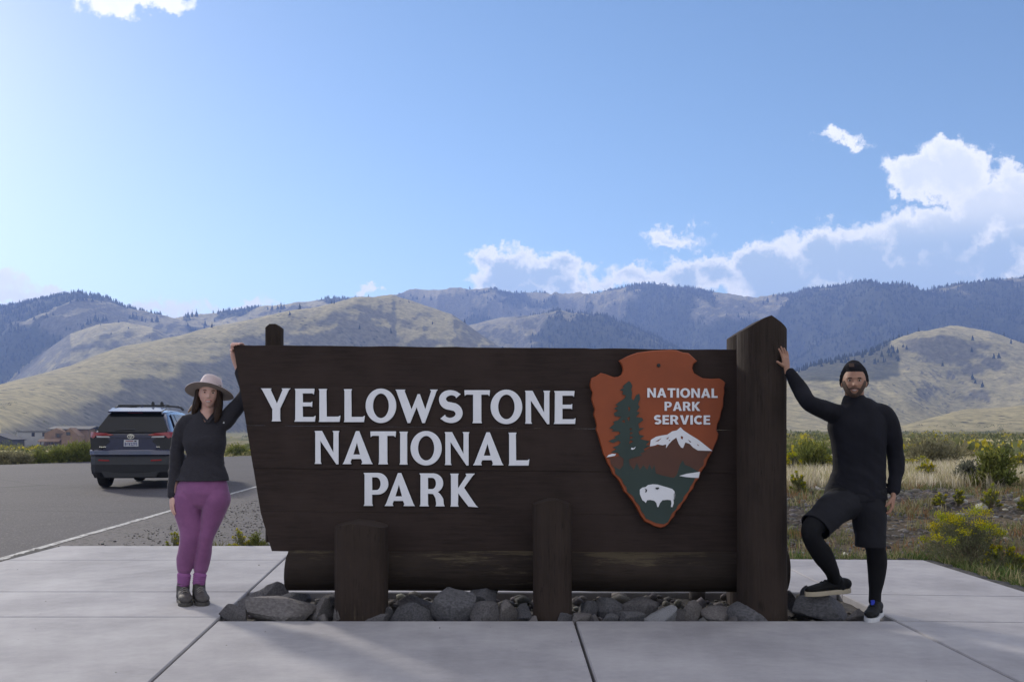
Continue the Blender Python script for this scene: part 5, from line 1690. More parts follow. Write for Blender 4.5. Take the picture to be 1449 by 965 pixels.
# side windows
for s in (-1, 1):
    def sw(y, f):    # point on the sloped side between belt (f=0) and roof (f=1)
        b0, r0 = .868, .62
        return (s * (b0 + (r0 - b0) * f + .012 - .02 * math.sin(math.pi * f)), y, 1.085 + (1.585 - 1.085) * f)
    for y0, y1, t0, t1 in ((.62, 1.02, .82, 1.02), (1.08, 1.95, 1.08, 1.95), (2.03, 3.02, 2.03, 2.55)):
        slab3('side_window', [sw(y0, .06), sw(y1, .06), sw(t1, .9), sw(t0, .9)], (s, 0, .3), 0.012, M_cglass)
    slab3('door_handle', [(s * .918, 1.25, .93), (s * .918, 1.45, .93), (s * .918, 1.45, .955), (s * .918, 1.25, .955)], (s, 0, 0), 0.03, M_paint)
    slab3('sill_cladding', [(s * .90, .3, .30), (s * .90, 4.2, .30), (s * .925, 4.2, .44), (s * .925, .3, .44)], (s, 0, 0), 0.02, M_clad)
    slab3('mirror', [(s * .88, 2.85, 1.02), (s * 1.06, 2.88, 1.03), (s * 1.07, 2.90, 1.16), (s * .90, 2.87, 1.15)], (0, 1, 0), 0.10, M_paint)
    # roof rail with feet
    bm = bmesh.new()
    pts = [Vector((s * .54, .72, 1.66)), Vector((s * .54, .86, 1.70)), Vector((s * .545, 1.6, 1.715)), Vector((s * .54, 2.3, 1.705)), Vector((s * .53, 2.55, 1.66))]
    rings = []
    for p in pts:
        rings.append([bm.verts.new(p + Vector((dx, 0, dz))) for dx, dz in ((-.02, -.018), (.02, -.018), (.02, .018), (-.02, .018))])
    for a, b in zip(rings, rings[1:]):
        for i in range(4): bm.faces.new((a[i], a[(i + 1) % 4], b[(i + 1) % 4], b[i]))
    bm.faces.new(rings[0]); bm.faces.new(rings[-1][::-1])
    link('roof_rail', bm_mesh('roof_rail', bm), M_clad, car)
for yy in (1.05, 1.95):
    bm = bmesh.new(); box_bm(bm, -.57, .57, yy - .03, yy + .03, 1.717, 1.738)
    link('cross_bar', bm_mesh('cross_bar', bm), M_clad, car)
for xx in (.22, .42):
    o = slab3('rack_clamp', [(xx - .03, 1.03, 1.69), (xx + .03, 1.03, 1.69), (xx + .03, 1.03, 1.775), (xx + .012, 1.03, 1.805), (xx - .012, 1.03, 1.805), (xx - .03, 1.03, 1.775)], (0, -1, 0), 0.06, M_clad)
slab3('antenna_fin', [(-.02, .80, 1.63), (.02, .80, 1.63), (.008, .86, 1.715), (-.008, .86, 1.715)], (0, 1, 0), 0.10, M_paint)


def wheel(x, y, s):
    bm = bmesh.new()
    prof = [(-.115, .235), (-.115, .30), (-.10, .342), (-.07, .352), (.07, .352), (.10, .342), (.115, .30), (.115, .235)]
    n = 36; rings = []
    for k in range(n):
        a = 2 * math.pi * k / n
        rings.append([bm.verts.new((px_, r_0 * math.cos(a), r_0 * math.sin(a))) for px_, r_0 in prof])
    for k in range(n):
        a, b = rings[k], rings[(k + 1) % n]
        for i in range(len(prof) - 1): bm.faces.new((a[i], a[i + 1], b[i + 1], b[i]))
        bm.faces.new((a[0], a[-1], b[-1], b[0]))
    wh = link('wheel', bm_mesh('wheel', bm), M_tyre, car, smooth=True)
    wh.location = (x, y, .352)
    bm = bmesh.new(); bmesh.ops.create_cone(bm, segments=24, radius1=.232, radius2=.21, depth=.14, cap_ends=True)
    rm = link('rim', bm_mesh('rim', bm), M_rim, wh); rm.rotation_euler = (0, R(90 * s), 0); rm.location = (.02 * s, 0, 0)
    return wh
for x, s in ((-.825, -1), (.825, 1)):
    wheel(x, .95, s); wheel(x, 3.64, s)
# wheel-arch linings and underside
bm = bmesh.new(); box_bm(bm, -.72, .72, .35, 4.2, .22, .40)
link('underbody', bm_mesh('underbody', bm), M_clad, car)

# ------------------------------------------------------------------ people
def catmull(P, sub=5):
    P = [np.asarray(p, float) for p in P]
    Q = [2 * P[0] - P[1]] + P + [2 * P[-1] - P[-2]]
    out = []
    for i in range(1, len(Q) - 2):
        for k in range(sub):
            t = k / sub
            a, b, c, d = Q[i - 1], Q[i], Q[i + 1], Q[i + 2]
            out.append(0.5 * (2 * b + (c - a) * t + (2 * a - 5 * b + 4 * c - d) * t * t + (3 * b - a - 3 * c + d) * t ** 3))
    out.append(P[-1])
    return np.array(out)


def tube(keys, n=20, sub=5, grow=0.0, k=1.0, ref=(0, 1, 0)):
    """Closed tapering tube. keys: (x, y, z, r_side, r_depth). Returns verts, faces."""
    K = catmull([np.array(q, float) for q in keys], sub)
    C = K[:, :3]; rs = np.maximum(K[:, 3] * k + grow, .002); rd = np.maximum(K[:, 4] * k + grow, .002)
    T = np.gradient(C, axis=0); T /= np.linalg.norm(T, axis=1)[:, None]
    ref = np.array(ref, float)
    rings = []
    ang = np.arange(n) / n * 2 * math.pi
    def ring(c, t, a, b):
        d = ref - t * (ref @ t)
        if np.linalg.norm(d) < 0.25:
            d = np.array([0, 0, 1.0]) - t * t[2]
        d /= np.linalg.norm(d); s = np.cross(t, d)
        return c + np.cos(ang)[:, None] * s * a + np.sin(ang)[:, None] * d * b
    # rounded ends
    for e in (0.25, 0.6, 0.87):
        rings.append(ring(C[0] - T[0] * min(rs[0], rd[0]) * 0.7 * math.sqrt(max(0, 1 - e * e)), T[0], rs[0] * e, rd[0] * e))
    for i in range(len(C)): rings.append(ring(C[i], T[i], rs[i], rd[i]))
    for e in (0.87, 0.6, 0.25):
        rings.append(ring(C[-1] + T[-1] * min(rs[-1], rd[-1]) * 0.7 * math.sqrt(max(0, 1 - e * e)), T[-1], rs[-1] * e, rd[-1] * e))
    V = np.concatenate(rings); m = len(rings)
    F_ = []
    for i in range(m - 1):
        for j in range(n):
            F_.append([i * n + j, i * n + (j + 1) % n, (i + 1) * n + (j + 1) % n, (i + 1) * n + j])
    F_.append(list(range(n))[::-1]); F_.append([(m - 1) * n + j for j in range(n)])
    return V, F_


def merge_remesh(name, parts, voxel, smooth_it=2, post=None):
    """Union of closed pieces by voxel remesh, smoothed; post(co, no) may move the vertices."""
    V, F_, off = [], [], 0
    for v, f in parts:
        V.append(v); F_ += [[i + off for i in q] for q in f]; off += len(v)
    me = bpy.data.meshes.new('tmp'); me.from_pydata(np.concatenate(V).tolist(), [], F_)
    bm = bmesh.new(); bm.from_mesh(me); bmesh.ops.recalc_face_normals(bm, faces=bm.faces); bm.to_mesh(me); bm.free()
    o = bpy.data.objects.new('tmp', me); col.objects.link(o)
    md = o.modifiers.new('r', 'REMESH'); md.mode = 'VOXEL'; md.voxel_size = voxel; md.adaptivity = 0.0
    if smooth_it:
        ms = o.modifiers.new('s', 'SMOOTH'); ms.factor = 0.5; ms.iterations = smooth_it
    dg = bpy.context.evaluated_depsgraph_get()
    out = bpy.data.meshes.new_from_object(o.evaluated_get(dg))
    bpy.data.objects.remove(o); bpy.data.meshes.remove(me)
    out.name = name
    n = len(out.vertices)
    co = np.empty(n * 3, np.float32); out.vertices.foreach_get('co', co); co = co.reshape(-1, 3).astype(float)
    no = np.empty(n * 3, np.float32); out.vertex_normals.foreach_get('vector', no); no = no.reshape(-1, 3)
    if post is not None:
        co = post(co, no)
        out.vertices.foreach_set('co', co.astype(np.float32).ravel()); out.update()
    out.polygons.foreach_set('use_smooth', np.ones(len(out.polygons), bool))
    return out, co


def cut_faces(me, keep):
    """Drop faces whose centre fails keep(centre, normal)."""
    bm = bmesh.new(); bm.from_mesh(me)
    dead = [f for f in bm.faces if not keep(f.calc_center_median(), f.normal)]
    bmesh.ops.delete(bm, geom=dead, context='FACES')
    # even out the cut edge
    bv = [v for v in bm.verts if v.is_boundary]
    for _ in range(10):
        new = {}
        for v in bv:
            nb = [e.other_vert(v).co for e in v.link_edges if e.is_boundary]
            if len(nb) == 2: new[v] = v.co * 0.4 + (nb[0] + nb[1]) * 0.3
        for v, c in new.items(): v.co = c
    bm.to_mesh(me); bm.free(); me.update()
    return me


def head_part(c, hw, hh, hd, yaw=0.0, roll=0.0, jaw=0.30, nose=0.024, chin=0.010, nx=120, nz=90, tilt=0.0):
    """Head shaped from a sphere; c centre, half sizes in metres, face towards -Y. Returns verts, faces, world()."""
    U = np.arange(nx) / nx * 2 * math.pi
    Wt = (np.arange(nz) + 0.5) / nz * math.pi
    UU_, WW_ = np.meshgrid(U, Wt)
    x = np.sin(WW_) * np.sin(UU_); y = np.sin(WW_) * np.cos(UU_); z = np.cos(WW_)
    fr = np.clip(y, 0, 1)
    lo = np.clip(-z, 0, 1)
    X = x * hw * (1 - jaw * lo ** 1.7) ; X = np.sign(X) * np.abs(X)
    Yf = y * hd
    Yf = Yf + fr * hd * 0.10 * sm(0.2, 0.9, lo)                      # jaw comes forward
    Yf = np.where(y < 0, Yf * (1 - 0.30 * lo ** 1.2), Yf)
    Z = z * hh
    gx = lambda cx, sx: np.exp(-((x - cx) / sx) ** 2)
    gax = lambda cx, sx: np.exp(-((np.abs(x) - cx) / sx) ** 2)
    gz_ = lambda cz, s: np.exp(-((z - cz) / s) ** 2)
    front = sm(0.2, 0.6, y)
    dy = nose * gx(0, .15) * (sm(0.10, -0.26, z) * (1 - sm(-0.27, -0.36, z)))
    dy += 0.006 * gax(.17, .09) * gz_(-.29, .06)
    dy -= 0.011 * gax(.36, .17) * gz_(0.03, .11)
    dy += 0.005 * gz_(0.18, .07) * (np.abs(x) < .7)
    dy += 0.006 * gax(.50, .2) * gz_(-.24, .16)
    dy += 0.007 * gx(0, .30) * gz_(-.47, .05) + 0.007 * gx(0, .26) * gz_(-.58, .05) - 0.004 * gx(0, .3) * gz_(-.525, .025)
    dy += chin * gx(0, .25) * gz_(-.84, .13)
    Yf = Yf + dy * front
    P = np.stack([X, -Yf, Z], -1).reshape(-1, 3)
    Rm = np.array(Matrix.Rotation(roll, 3, 'Y') @ Matrix.Rotation(yaw, 3, 'Z') @ Matrix.Rotation(tilt, 3, 'X'))
    c = np.array(c)
    V = P @ Rm.T + c
    F_ = []
    for i in range(nz - 1):
        for j in range(nx):
            F_.append([i * nx + j, (i + 1) * nx + j, (i + 1) * nx + (j + 1) % nx, i * nx + (j + 1) % nx])
    F_.append([j for j in range(nx)]); F_.append([(nz - 1) * nx + j for j in range(nx)][::-1])
    def world(lx, ly, lz): return Rm @ np.array([lx, ly, lz]) + c
    return V, F_, world, (x, y, z, V, nx, nz, Rm)


def head_patch(hp, keep, lift, name, m, root):
    """Skin-hugging patch (beard, brows, lips) over part of a head surface, lifted outward."""
    x, y, z, V, nx, nz, Rm = hp
    ctr = V.mean(0)
    D = V - ctr; D /= np.linalg.norm(D, axis=1)[:, None]
    kx, ky, kz = x.ravel(), y.ravel(), z.ravel()
    amt = keep(kx, ky, kz)
    P = V + D * (lift * np.clip(amt, 0, 1) - 0.0045 * (1 - np.clip(amt, 0, 1)))[:, None]
    F_ = []
    for i in range(nz - 1):
        for j in range(nx):
            q = [i * nx + j, (i + 1) * nx + j, (i + 1) * nx + (j + 1) % nx, i * nx + (j + 1) % nx]
            if max(amt[q[0]], amt[q[1]], amt[q[2]], amt[q[3]]) > 0.01: F_.append(q)
    used = sorted({i for q in F_ for i in q}); mp = {u: k for k, u in enumerate(used)}
    me = npmesh(name, P[used], [[mp[i] for i in q] for q in F_])
    return fix(link(name, me, m, smooth=True), root)


def chain(p0, d0, L, nrm, bends, r0, r1):
    """Finger: three bones from p0 along d0, bending towards nrm."""
    p = np.array(p0, float); d = np.array(d0, float); d /= np.linalg.norm(d)
    nrm = np.array(nrm, float)
    pts = [p]
    for f, b in zip((0.45, 0.32, 0.23), bends):
        ax = np.cross(d, nrm)
        if np.linalg.norm(ax) > 1e-6:
            ax /= np.linalg.norm(ax)
            d = np.array(Matrix.Rotation(b, 3, Vector(ax)) @ Vector(d)); nrm = np.array(Matrix.Rotation(b, 3, Vector(ax)) @ Vector(nrm))
        p = p + d * L * f; pts.append(p)
    rr = np.linspace(r0, r1, 4)
    return tube([(*q, r, r) for q, r in zip(pts, rr)], n=12, sub=3)


def hand_parts(wrist, fdir, nrm, thumb, s=1.0, bends=(0.2, 0.3, 0.3), spread=0.10, tdir=(0.75, 0.65, 0.1), tb=(0.1, 0.25, 0.2)):
    """Palm, four fingers and a thumb. fdir: fingers, nrm: where the palm faces, thumb: thumb side."""
    w = np.array(wrist, float); f = np.array(fdir, float); f /= np.linalg.norm(f)
    n = np.array(nrm, float); n -= f * (n @ f); n /= np.linalg.norm(n)
    t = np.array(thumb, float); t -= f * (t @ f) + n * (t @ n); t /= np.linalg.norm(t)
    out = []
    pk = [(*(w - f * .03 * s), .026 * s, .019 * s), (*(w + f * .005 * s), .028 * s, .018 * s), (*(w + f * .045 * s), .040 * s, .016 * s), (*(w + f * .085 * s), .042 * s, .013 * s)]
    out.append(tube(pk, n=18, sub=4, ref=n))
    for k, (o, L, lb) in enumerate(((.031, .074, .086), (.0105, .082, .092), (-.0105, .076, .088), (-.030, .060, .080))):
        d = f + t * spread * (1.5 - k)
        b = [x * (1 + 0.12 * k) for x in bends]
        out.append(chain(w + f * lb * s + t * o * s, d, L * s, n, b, .0092 * s, .0070 * s))
    tp = w + f * .028 * s + t * .030 * s + n * .006 * s
    td = t * tdir[0] + f * tdir[1] + n * tdir[2]
    out.append(chain(tp, td, .070 * s, f * 0.6 + n * 0.4, tb, .0125 * s, .0082 * s))
    return out


def ball(c, r, n=12):
    return tube([(c[0], c[1], c[2] - r[2] * .7, r[0] * .72, r[1] * .72), (c[0], c[1], c[2], r[0], r[1]), (c[0], c[1], c[2] + r[2] * .7, r[0] * .72, r[1] * .72)], n=n, sub=3)


def wrinkle(amp, sx, sz, seed, zones=None):
    def f(co, no):
        w = fbm(co[:, 0] * sx, co[:, 1] * sx, co[:, 2] * sz + 0.6 * co[:, 0] * sz, oct=3, seed=seed)
        w2 = fbm(co[:, 0] * 22, co[:, 1] * 22, co[:, 2] * 26, oct=2, seed=seed + 9)
        a = amp if zones is None else amp * zones(co)
        return co + no * ((w * a) + w2 * 0.0012)[:, None]
    return f


M_skinw = mat('skin_fair', (0.62, 0.385, 0.31), 0.6, col2=(0.56, 0.32, 0.26), vscale=14, subsurf=0.12)
M_skinm = mat('skin_tan', (0.34, 0.185, 0.122), 0.62, col2=(0.28, 0.145, 0.097), vscale=14, subsurf=0.10)
M_hairw = mat('brown_hair', (0.018, 0.011, 0.008), 0.5, col2=(0.045, 0.027, 0.018), vscale=6, stretch=(40, 40, 3), bump=0.6, bscale=8, bdist=0.006, spec=0.12)
M_beard = mat('dark_beard', (0.045, 0.027, 0.02), 0.85, col2=(0.10, 0.06, 0.042), vscale=160)
M_brow = mat('brow_hair', (0.03, 0.02, 0.015), 0.8)
M_lip = mat('lips', (0.38, 0.10, 0.10), 0.45)
M_lipm = mat('lips_tan', (0.26, 0.11, 0.09), 0.5)
M_teeth = mat('teeth', (0.62, 0.58, 0.54), 0.35)
M_eyew = mat('eye_white', (0.6, 0.58, 0.57), 0.25)
M_iris = mat('eye_dark', (0.02, 0.013, 0.01), 0.2)
M_shirtw = mat('charcoal_knit', (0.024, 0.0225, 0.028), 0.9, spec=0.2, col2=(0.036, 0.034, 0.041), vscale=9, stretch=(6, 6, 40), bump=0.35, bscale=24, bdist=0.002, sheen=0.04)
M_legw = mat('plum_leggings', (0.235, 0.088, 0.205), 0.8, spec=0.25, col2=(0.20, 0.074, 0.178), vscale=18, bump=0.12, bscale=60, bdist=0.001, sheen=0.2)
M_sock = mat('purple_sock', (0.25, 0.085, 0.24), 0.85, bump=0.3, bscale=80, bdist=0.002)
M_boot = mat('dark_boot_leather', (0.040, 0.035, 0.033), 0.7, col2=(0.07, 0.062, 0.058), vscale=25, bump=0.3, bscale=50, bdist=0.003)
M_sole = mat('boot_sole', (0.06, 0.055, 0.05), 0.85)
M_lace = mat('boot_lace', (0.22, 0.20, 0.18), 0.8)
M_hat = mat('felt_hat_pink_beige', (0.56, 0.46, 0.46), 0.9, var=0.08, vscale=12, bump=0.15, bscale=90, bdist=0.001, sheen=0.3)
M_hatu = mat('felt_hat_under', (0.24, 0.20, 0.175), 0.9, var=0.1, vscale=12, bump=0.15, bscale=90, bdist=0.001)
M_shirtm = mat('black_training_top', (0.0065, 0.0065, 0.010), 0.85, col2=(0.010, 0.010, 0.015), vscale=8, bump=0.25, bscale=45, bdist=0.002, spec=0.2)
M_shorts = mat('black_shorts', (0.0075, 0.0075, 0.0105), 0.85, col2=(0.011, 0.011, 0.015), vscale=7, bump=0.2, bscale=40, bdist=0.002, spec=0.25)
M_tights = mat('black_tights', (0.005, 0.005, 0.0065), 0.8, spec=0.2)
M_shoe = mat('black_running_shoe', (0.006, 0.006, 0.007), 0.75, spec=0.25, bump=0.3, bscale=70, bdist=0.002)
M_shoesole = mat('tan_midsole', (0.40, 0.34, 0.25), 0.7)
M_white_sole = mat('white_midsole', (0.50, 0.50, 0.52), 0.6)
M_bluetab = mat('blue_heel_tab', (0.01, 0.03, 0.40), 0.6)
M_beanie = mat('dark_beanie_knit', (0.010, 0.010, 0.013), 0.95, spec=0.15, col2=(0.018, 0.018, 0.022), vscale=30, stretch=(20, 20, 4), bump=0.7, bscale=14, bdist=0.004)
M_patch = mat('brown_patch', (0.055, 0.03, 0.02), 0.8)


def key(px, py, Y, hw_px, depth):
    p = at(px, py, Y)
    return (p.x, p.y, p.z, hw_px * Y / F, depth)


def eyes_and_mouth(world, hp, hw, hh, hd, root, smile, lipm, browm, brow_w=0.026):
    for s in (-1, 1):
        e = world(s * hw * .40, -hd * 0.84, hh * .03)
        fw = world(0, -1, 0) - world(0, 0, 0)
        bm = bmesh.new(); bmesh.ops.create_uvsphere(bm, u_segments=14, v_segments=10, radius=0.0105)
        for v in bm.verts: v.co = Vector((v.co.x * 1.15 + e[0], v.co.y * .8 + e[1], v.co.z * .42 + e[2]))
        ey = fix(link('eye', bm_mesh('eye', bm), M_eyew, smooth=True), root)
        bm = bmesh.new(); bmesh.ops.create_uvsphere(bm, u_segments=10, v_segments=8, radius=0.0075)
        for v in bm.verts: v.co = Vector((v.co.x + e[0] + fw[0] * .0056, v.co.y * .6 + e[1] + fw[1] * .0060, v.co.z * .62 + e[2]))
        ir = link('iris', bm_mesh('iris', bm), M_iris); ir.parent = ey
        head_patch(hp, lambda x, y, z, s=s: ((y > .2) * np.clip(1.6 - ((x - s * .40) / .22) ** 2 * 1.6 - ((z - 0.175 + .25 * (np.abs(x) - .40) ** 2) / .045) ** 2 * 1.6, 0, 1)), 0.004, 'eyebrow', browm, root)


# ---------------------------------------------------------------- woman
YW = 6.90
wo = empty('person', (at(272, 800, YW).x, YW, 0.0), 0, 'smiling woman in brim hat, charcoal top and plum leggings holding the sign corner', 'person')
hcW = at(296, 556.5, YW - 0.01)
hwW, hhW, hdW = 0.074, 0.117, 0.092
hv = head_part(hcW, hwW, hhW, hdW, roll=R(3), yaw=R(17), jaw=0.36)
hpW = hv[3]
torsoW = [key(292, 584, YW, 11, .055), key(291, 592, YW, 20, .068), key(290, 603, YW, 28, .088), key(289, 618, YW, 29, .112), key(290, 628, YW - .005, 29, .120), key(291, 645, YW, 24.8, .092), key(289, 660, YW, 29, .10), key(288, 676, YW, 34.5, .116), key(287.5, 683, YW, 37.5, .125), key(287.5, 690, YW, 38, .126)]
armRW = [key(276, 594, YW, 9, .055), key(263, 600, YW, 11, .055), key(254, 619, YW, 9.8, .050), key(250, 646, YW + .02, 8.6, .043), key(247, 672, YW + .0, 8.0, .040), key(244.3, 701, YW - .05, 6.3, .031)]
armLW = [key(302, 598, YW, 10, .055), key(316, 597, YW, 12, .058), key(329, 583, YW + .01, 10.6, .052), key(342, 567, YW + .01, 9.6, .047), key(349, 552, 6.89, 8.6, .043), key(341, 527, 6.87, 8.2, .038), key(332, 505, 6.85, 6.8, .030), key(331.5, 497, 6.845, 6.4, .026)]
legAW = [key(270, 696, YW, 18, .105), key(266.5, 706, YW, 20.5, .112), key(266, 722, YW, 19.5, .102), key(269.5, 746, YW - .01, 15.5, .082), key(267.5, 767, YW - .02, 12.4, .064), key(263, 790, YW + .02, 12.6, .066), key(261, 806, YW + .02, 9.6, .050), key(260, 822, YW + .02, 8.3, .044)]
legBW = [key(304, 696, YW, 17.5, .105), key(306, 706, YW, 19.5, .110), key(303, 721, YW, 16.5, .098), key(298, 740, YW, 13.2, .078), key(291.5, 763, YW - .01, 9.8, .060), key(287, 790, YW + .03, 10.6, .063), key(284, 806, YW + .03, 9.3, .048), key(282, 820, YW + .03, 8.3, .044)]
pelvW = [key(288, 674, YW, 30, .096), key(287.5, 684, YW, 34, .112), key(287, 690, YW, 36, .118), key(286, 698, YW, 37.5, .120), key(286, 706, YW, 34, .105)]
neckW = [key(294, 592, YW + .015, 13, .058), key(294.5, 580, YW + .01, 9.6, .050), key(295.5, 568, YW, 9.2, .050)]
# hands
hR = hand_parts(at(243.5, 702, YW - .055), (0.03, -0.12, -1), (0.75, 0.65, 0), (0.7, -0.7, 0), s=0.86, bends=(0.12, 0.2, 0.2), spread=0.05, tdir=(0.45, 0.9, 0.35))
# left hand: palm on the board's end, fingers lying forward over its top edge
zt = at(331, 488, YP).z
hL = []
wl_ = at(331.5, 500, 6.845)
hL.append(tube([(wl_.x, 6.85, wl_.z, .024, .019), (wl_.x + .002, 6.838, wl_.z + .03, .028, .018), (wl_.x + .008, 6.822, zt + .004, .033, .015)], n=16, sub=4))
for k in range(4):
    xk = at(328.0 + 3.4 * k, 488, YP).x
    hL.append(tube([(xk, 6.835, zt - .002, .0088, .0088), (xk + .002, 6.79, zt + .014, .0088, .0088), (xk + .003, 6.735, zt + .013, .0080, .0080), (xk + .003, 6.696, zt + .008, .0074, .0074), (xk + .002, 6.684, zt - .012 + .004 * k, .0068, .0068)], n=12, sub=4, ref=(1, 0, 0)))
xt = at(327.5, 497, YP).x
hL.append(tube([(wl_.x - .012, 6.84, wl_.z + .015, .013, .013), (xt - .010, 6.78, zt - .035, .0115, .0115), (xt - .004, 6.70, zt - .040, .0100, .0100), (xt + .006, 6.682, zt - .045, .0080, .0080)], n=12, sub=4))
k8 = 0.80
parts = [hv[:2], tube(neckW), tube(torsoW[:-1], n=28, k=0.88), tube(armRW, k=k8), tube(armLW, k=k8), tube(legAW, k=k8), tube(legBW, k=k8), tube(pelvW, n=28, k=0.85)] + hR + hL
for s in (-1, 1):
    e = hv[2](s * hwW * .98, 0.008, -0.01); parts.append(ball(e, (.012, .018, .030)))
bodyW, _ = merge_remesh('body', parts, 0.0042, 1)
fix(link('body', bodyW, M_skinw), wo)
eyes_and_mouth(hv[2], hpW, hwW, hhW, hdW, wo, True, M_lip, mat('brown_brow', (0.11, 0.06, 0.04), 0.8))
head_patch(hpW, lambda x, y, z: (y > 0) * np.clip(1.5 - (x / .44) ** 2 * 1.5 - ((z + .535 - .42 * x * x) / .100) ** 2 * 1.5, 0, 1), 0.0035, 'lips', M_lip, wo)
head_patch(hpW, lambda x, y, z: (y > 0) * np.clip(1.5 - (x / .37) ** 2 * 1.5 - ((z + .525 - .42 * x * x) / .055) ** 2 * 1.5, 0, 1), 0.006, 'teeth', M_teeth, wo)
# top
sh, _ = merge_remesh('shirt', [tube(torsoW, n=32, grow=.006), tube(armRW, grow=.005), tube(armLW, grow=.005), tube([key(292.5, 592, YW + .01, 15, .072), key(294, 583, YW + .015, 12.5, .064), key(294.5, 577.5, YW + .02, 12.5, .064)], grow=.002)], 0.0062, 3,
                     wrinkle(.0075, 6, 15, 500, lambda co: 0.35 + sm(1.25, 1.02, co[:, 2]) + 0.9 * (co[:, 0] < at(262, 600, YW).x)))
xc, ztop, zbot = at(295, 585, YW).x, at(295, 575, YW).z, at(295, 598, YW - .08).z
def keep_shirt(c, n):
    if c.z < at(0, 679.5, YW).z and c.x > at(251.5, 0, YW).x and c.z > at(0, 698, YW).z and c.y > YW - .2: return False
    if c.z > at(0, 581, YW).z and n.z > 0.75: return False          # open collar
    if c.y < YW + 0.02 and c.z > zbot:
        wv = (c.z - zbot) / (ztop - zbot) * 0.070 + 0.002
        if abs(c.x - xc) < wv: return False
    return True
cut_faces(sh, keep_shirt)
so = fix(link('shirt', sh, M_shirtw), wo)
so.modifiers.new('thick', 'SOLIDIFY').thickness = 0.004
lg = bm = None
pz = at(316.5, 598, YW - .09)
fix(link('chest_logo', curve_mesh('chest_logo', [[(pz.x - .006, pz.z - .006), (pz.x + .007, pz.z - .004), (pz.x + .002, pz.z + .010)]], .002), M_plate), wo).location.y += pz.y - .002
# leggings, socks
lgm, _ = merge_remesh('leggings', [tube(pelvW, n=32, grow=.003), tube(legAW[:-1], n=24, grow=.002), tube(legBW[:-1], n=24, grow=.002)], 0.0062, 3, wrinkle(.002, 10, 14, 520))
fix(link('leggings', lgm, M_legw), wo)
for leg in (legAW, legBW):
    a, b = np.array(leg[-2]), np.array(leg[-1])
    kk = [tuple(a * .55 + b * .45), tuple(a * .25 + b * .75), tuple(b), tuple(b + (b - a) * .3)]
    v, f = tube(kk, n=20, grow=.0025)
    v = v + 0.0025 * np.sin(v[:, 2:3] * 420) * (v - v.mean(0)) * np.array([1, 1, 0]) / 0.04
    me = bpy.data.meshes.new('sock'); me.from_pydata(v.tolist(), [], f)
    fix(link('sock', me, M_sock, smooth=True), wo)


def shoe(root, name, heel, toe, ankle, width, height, m, solem, boot=True, lace=M_lace, sole_h=0.022, tipup=0.0):
    """Shoe from heel to toe on its sole, with a shaft up to the ankle."""
    heel, toe, ankle = (np.array(p, float) for p in (heel, toe, ankle))
    d = toe - heel; L = np.linalg.norm(d); d /= L
    up = np.array([0, 0, 1.0]); up -= d * (up @ d); up /= np.linalg.norm(up); sd_ = np.cross(d, up)
    def pt(f, h): return heel + d * L * f + up * h
    prof = [(0.02, .33, .70), (0.12, .42, .85), (.28, .45, .92), (.45, .46, .82), (.62, .50, .64), (.78, .52, .52), (.90, .44, .44), (.985, .26, .32)]
    ks = []
    for f, wv, hv_ in prof:
        hgt = height * hv_
        ks.append((*pt(f, sole_h + hgt * .5), width * wv, hgt * .5))
    up_parts = [tube(ks, n=20, sub=4, ref=up)]
    ar = width * (0.50 if boot else .42)
    top = ankle
    up_parts.append(tube([(*pt(.20, height * .35), ar, ar * 1.15), (*(pt(.20, height * .8) * .5 + top * .5), ar * .95, ar * 1.1), (*top, ar * .95, ar * 1.05)], n=18, sub=4))
    me, _ = merge_remesh(name, up_parts, 0.0055, 2, wrinkle(.0025, 30, 35, 540))
    o = fix(link(name, me, m), root)
    # sole: outline swept up from the ground
    out = []
    for a in np.linspace(0, 2 * math.pi, 40, endpoint=False):
        f = 0.5 - 0.53 * math.cos(a)
        wv = np.interp(f, [-.03, 0.1, .3, .5, .75, .9, 1.03], [.18, .46, .46, .42, .56, .46, .15]) * width
        out.append((f, wv * (1 if math.sin(a) >= 0 else -1) * min(1, abs(math.sin(a)) * 2.2) ** .5))
    bm = bmesh.new()
    rings = []
    for hgt, sc_ in ((0.0, .96), (.006, 1.0), (sole_h, 1.0), (sole_h + .006, .94)):
        rings.append([bm.verts.new(heel + d * L * (f + 0.0) + sd_ * wv * sc_ + up * (hgt + tipup * max(0, f - .75))) for f, wv in out])
    n = len(out)
    for a, b in zip(rings, rings[1:]):
        for i in range(n): bm.faces.new((a[i], a[(i + 1) % n], b[(i + 1) % n], b[i]))
    bm.faces.new(rings[0][::-1]); bm.faces.new(rings[-1])
    so_ = link('sole', bm_mesh('sole', bm), solem, smooth=False)
    so_.parent = o
    # laces across the instep
    lv = []
    for k in range(4):
        f = .36 + .085 * k
        hgt = np.interp(f, [q[0] for q in prof], [q[2] for q in prof]) * height + sole_h
        wv = np.interp(f, [q[0] for q in prof], [q[1] for q in prof]) * width * .62
        a = pt(f, hgt - .012) - sd_ * wv; b = pt(f + .03, hgt - .012) + sd_ * wv; mm = pt(f + .015, hgt + .006)
        lv.append(tube([(*a, .0028, .0028), (*mm, .0032, .0032), (*b, .0028, .0028)], n=6, sub=3))
    V, F2, off = [], [], 0
    for v, f in lv:
        V.append(v); F2 += [[i + off for i in q] for q in f]; off += len(v)
    me = bpy.data.meshes.new('laces'); me.from_pydata(np.concatenate(V).tolist(), [], F2)
    lo = link('laces', me, lace); lo.parent = o
    return o


